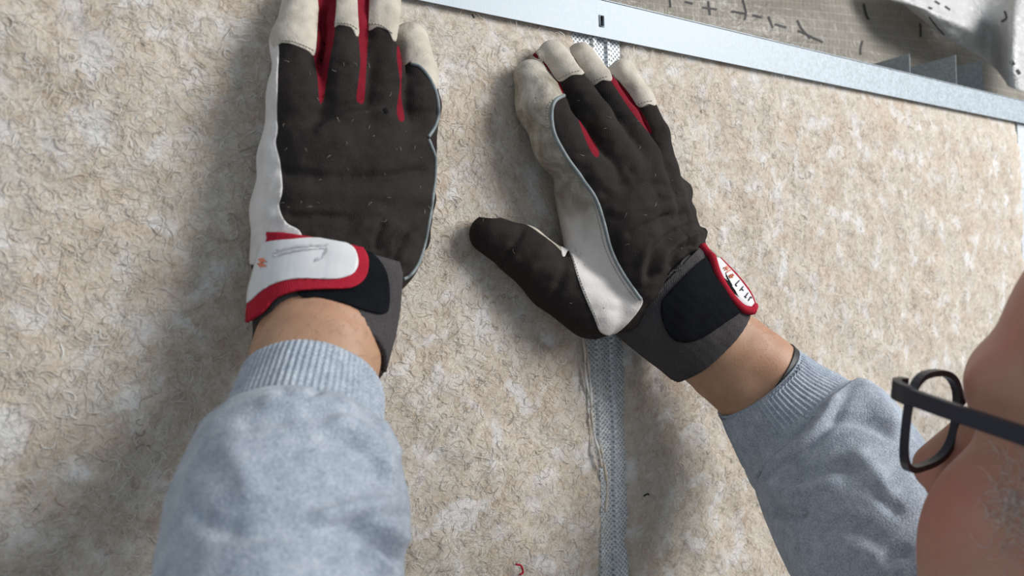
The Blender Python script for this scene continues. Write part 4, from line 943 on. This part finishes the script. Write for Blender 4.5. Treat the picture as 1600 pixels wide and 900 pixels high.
c2 = solidify(mesh('cuff', cv, cf, M['heather'], shirt), 0.0020, -1)
# trousers and shoes so that he stands on the floor
def trouser_sdf(p):
    d = None
    for s_ in (-1, 1):
        for a, b, ra, rb in ((HIP + HL * .07 * s_ + UP * .06, HIP + HL * .07 * s_ - np.array([0, 0, .08]), .12, .105), (HIP + HL * .08 * s_ - np.array([0, 0, .08]), HIP * np.array([1, 1, 0]) + HL * .11 * s_ * np.array([1, 1, 0]) + np.array([0, 0, .34]), .095, .07), (HIP * np.array([1, 1, 0]) + HL * .11 * s_ * np.array([1, 1, 0]) + np.array([0, 0, .34]), HIP * np.array([1, 1, 0]) + HL * .11 * s_ * np.array([1, 1, 0]) + np.array([0, 0, .09]), .07, .062)):
            e = sd_cone(p, a, b, ra, rb); d = e if d is None else smin(d, e, .03)
    return d
VT, QT = surface(trouser_sdf, np.array([HIP[0] - .35, HIP[1] - .35, 0.0]), np.array([HIP[0] + .35, HIP[1] + .35, HIP[2] + .22]), 0.014)
if np.mean(((VT - VT.mean(0)) * vnormals(VT, tri_of(QT))).sum(1)) < 0: QT = QT[:, ::-1]
mesh('trousers', VT, QT, M['denim'], person)
g2 = HF * np.array([1, 1, 0]); g2 /= np.linalg.norm(g2)
for s_ in (-1, 1):
    a = HIP * np.array([1, 1, 0]) + HL * .11 * s_ * np.array([1, 1, 0]) + np.array([0, 0, .05])
    fn_ = lambda p: np.maximum(smin(sd_cone(p, a - g2 * .03, a + g2 * .16, .052, .042), sd_cone(p, a, a + np.array([0, 0, .07]), .05, .05), .03), 0.002 - p[:, 2])
    v_, q_ = surface(fn_, a - .26 * np.array([1, 1, .3]), a + .26 * np.array([1, 1, .7]), 0.012)
    if np.mean(((v_ - v_.mean(0)) * vnormals(v_, tri_of(q_))).sum(1)) < 0: q_ = q_[:, ::-1]
    mesh('shoe', v_, q_, M['black_band'], person)
# black wristband peeping out of the right sleeve cuff
wv, wf, _ = ring_tube([(1187, 599, .528, 76, .80), (1191, 603, .528, 76, .80), (1197, 609, .528, 76, .80)], 96, 5, None, [cam_dir(.79, -.61, 0)] * 3)
wb = solidify(mesh('wristband', wv, wf, M['black_band']), 0.0012, 1)
tag(wb, 'black wristband peeping out of the right sweatshirt cuff', 'wristband')

# ------------------------------------------------------------------ glasses
gls = empty('glasses', hp(0.09, 0, 0)); tag(gls, 'dark navy plastic framed glasses worn by the man', 'glasses')
def rrect(w, h, n=40, e=2.7):
    t = np.linspace(0, 2 * np.pi, n, endpoint=False); return np.stack([w * np.sign(np.cos(t)) * np.abs(np.cos(t)) ** (2 / e), h * np.sign(np.sin(t)) * np.abs(np.sin(t)) ** (2 / e)], -1)
LF = 0.106
for s_ in (1, -1):
    o_ = rrect(0.0262, 0.0228); i_ = rrect(0.0236, 0.0201); n = len(o_); V = []
    wrap = lambda l: LF - 2.2 * max(0, l - 0.02) ** 2 * 2
    for ring_, df in ((o_, .0018), (i_, .0018), (i_, -.0018), (o_, -.0018)):
        for l, u in ring_: L_ = 0.033 + l; V.append(hp(wrap(L_) + df, L_ * s_, u))
    Fc = [(k * n + j, k * n + (j + 1) % n, ((k + 1) % 4) * n + (j + 1) % n, ((k + 1) % 4) * n + j) for k in range(4) for j in range(n)]
    mesh('rim', V, Fc, M['frame'], gls, smooth=False)
    V = [hp(wrap(0.033 + l), (0.033 + l) * s_, u) for l, u in rrect(0.0238, 0.0203)]
    mesh('lens', V, [tuple(range(len(V)))], M['lens'], gls, smooth=False)
    A = [hp(LF - .004, .058 * s_, .0180), hp(LF - .005, .0655 * s_, .0180), hp(LF - .012, .071 * s_, .0175), hp(LF - .03, .0735 * s_, .0160), hp(.04, .077 * s_, .0135), hp(.0, .0815 * s_, .010), hp(-.012, .0825 * s_, .004), hp(-.03, .083 * s_, -.022)]
    A = catmull(A, 6); T = np.gradient(A, axis=0); T /= np.linalg.norm(T, axis=1)[:, None]; V = []
    for k, (q, t) in enumerate(zip(A, T)):
        u_ = HU - t * (HU @ t); u_ /= np.linalg.norm(u_); w_ = np.cross(t, u_); hh = 0.0038 if k < 14 else 0.0032; tt = 0.0017
        V += [q + u_ * hh + w_ * tt, q + u_ * hh - w_ * tt, q - u_ * hh - w_ * tt, q - u_ * hh + w_ * tt]
    m_ = len(A); Fc = [(4 * k + j, 4 * k + (j + 1) % 4, 4 * k + 4 + (j + 1) % 4, 4 * k + 4 + j) for k in range(m_ - 1) for j in range(4)] + [(3, 2, 1, 0), tuple(4 * (m_ - 1) + j for j in range(4))]
    mesh('temple', V, Fc, M['frame'], gls, smooth=False)
mesh('bridge', *tube(catmull([hp(LF, .0065, .006), hp(LF + .002, 0, .0085), hp(LF, -.0065, .006)], 6), 0.0022, 8), M['frame'], gls)
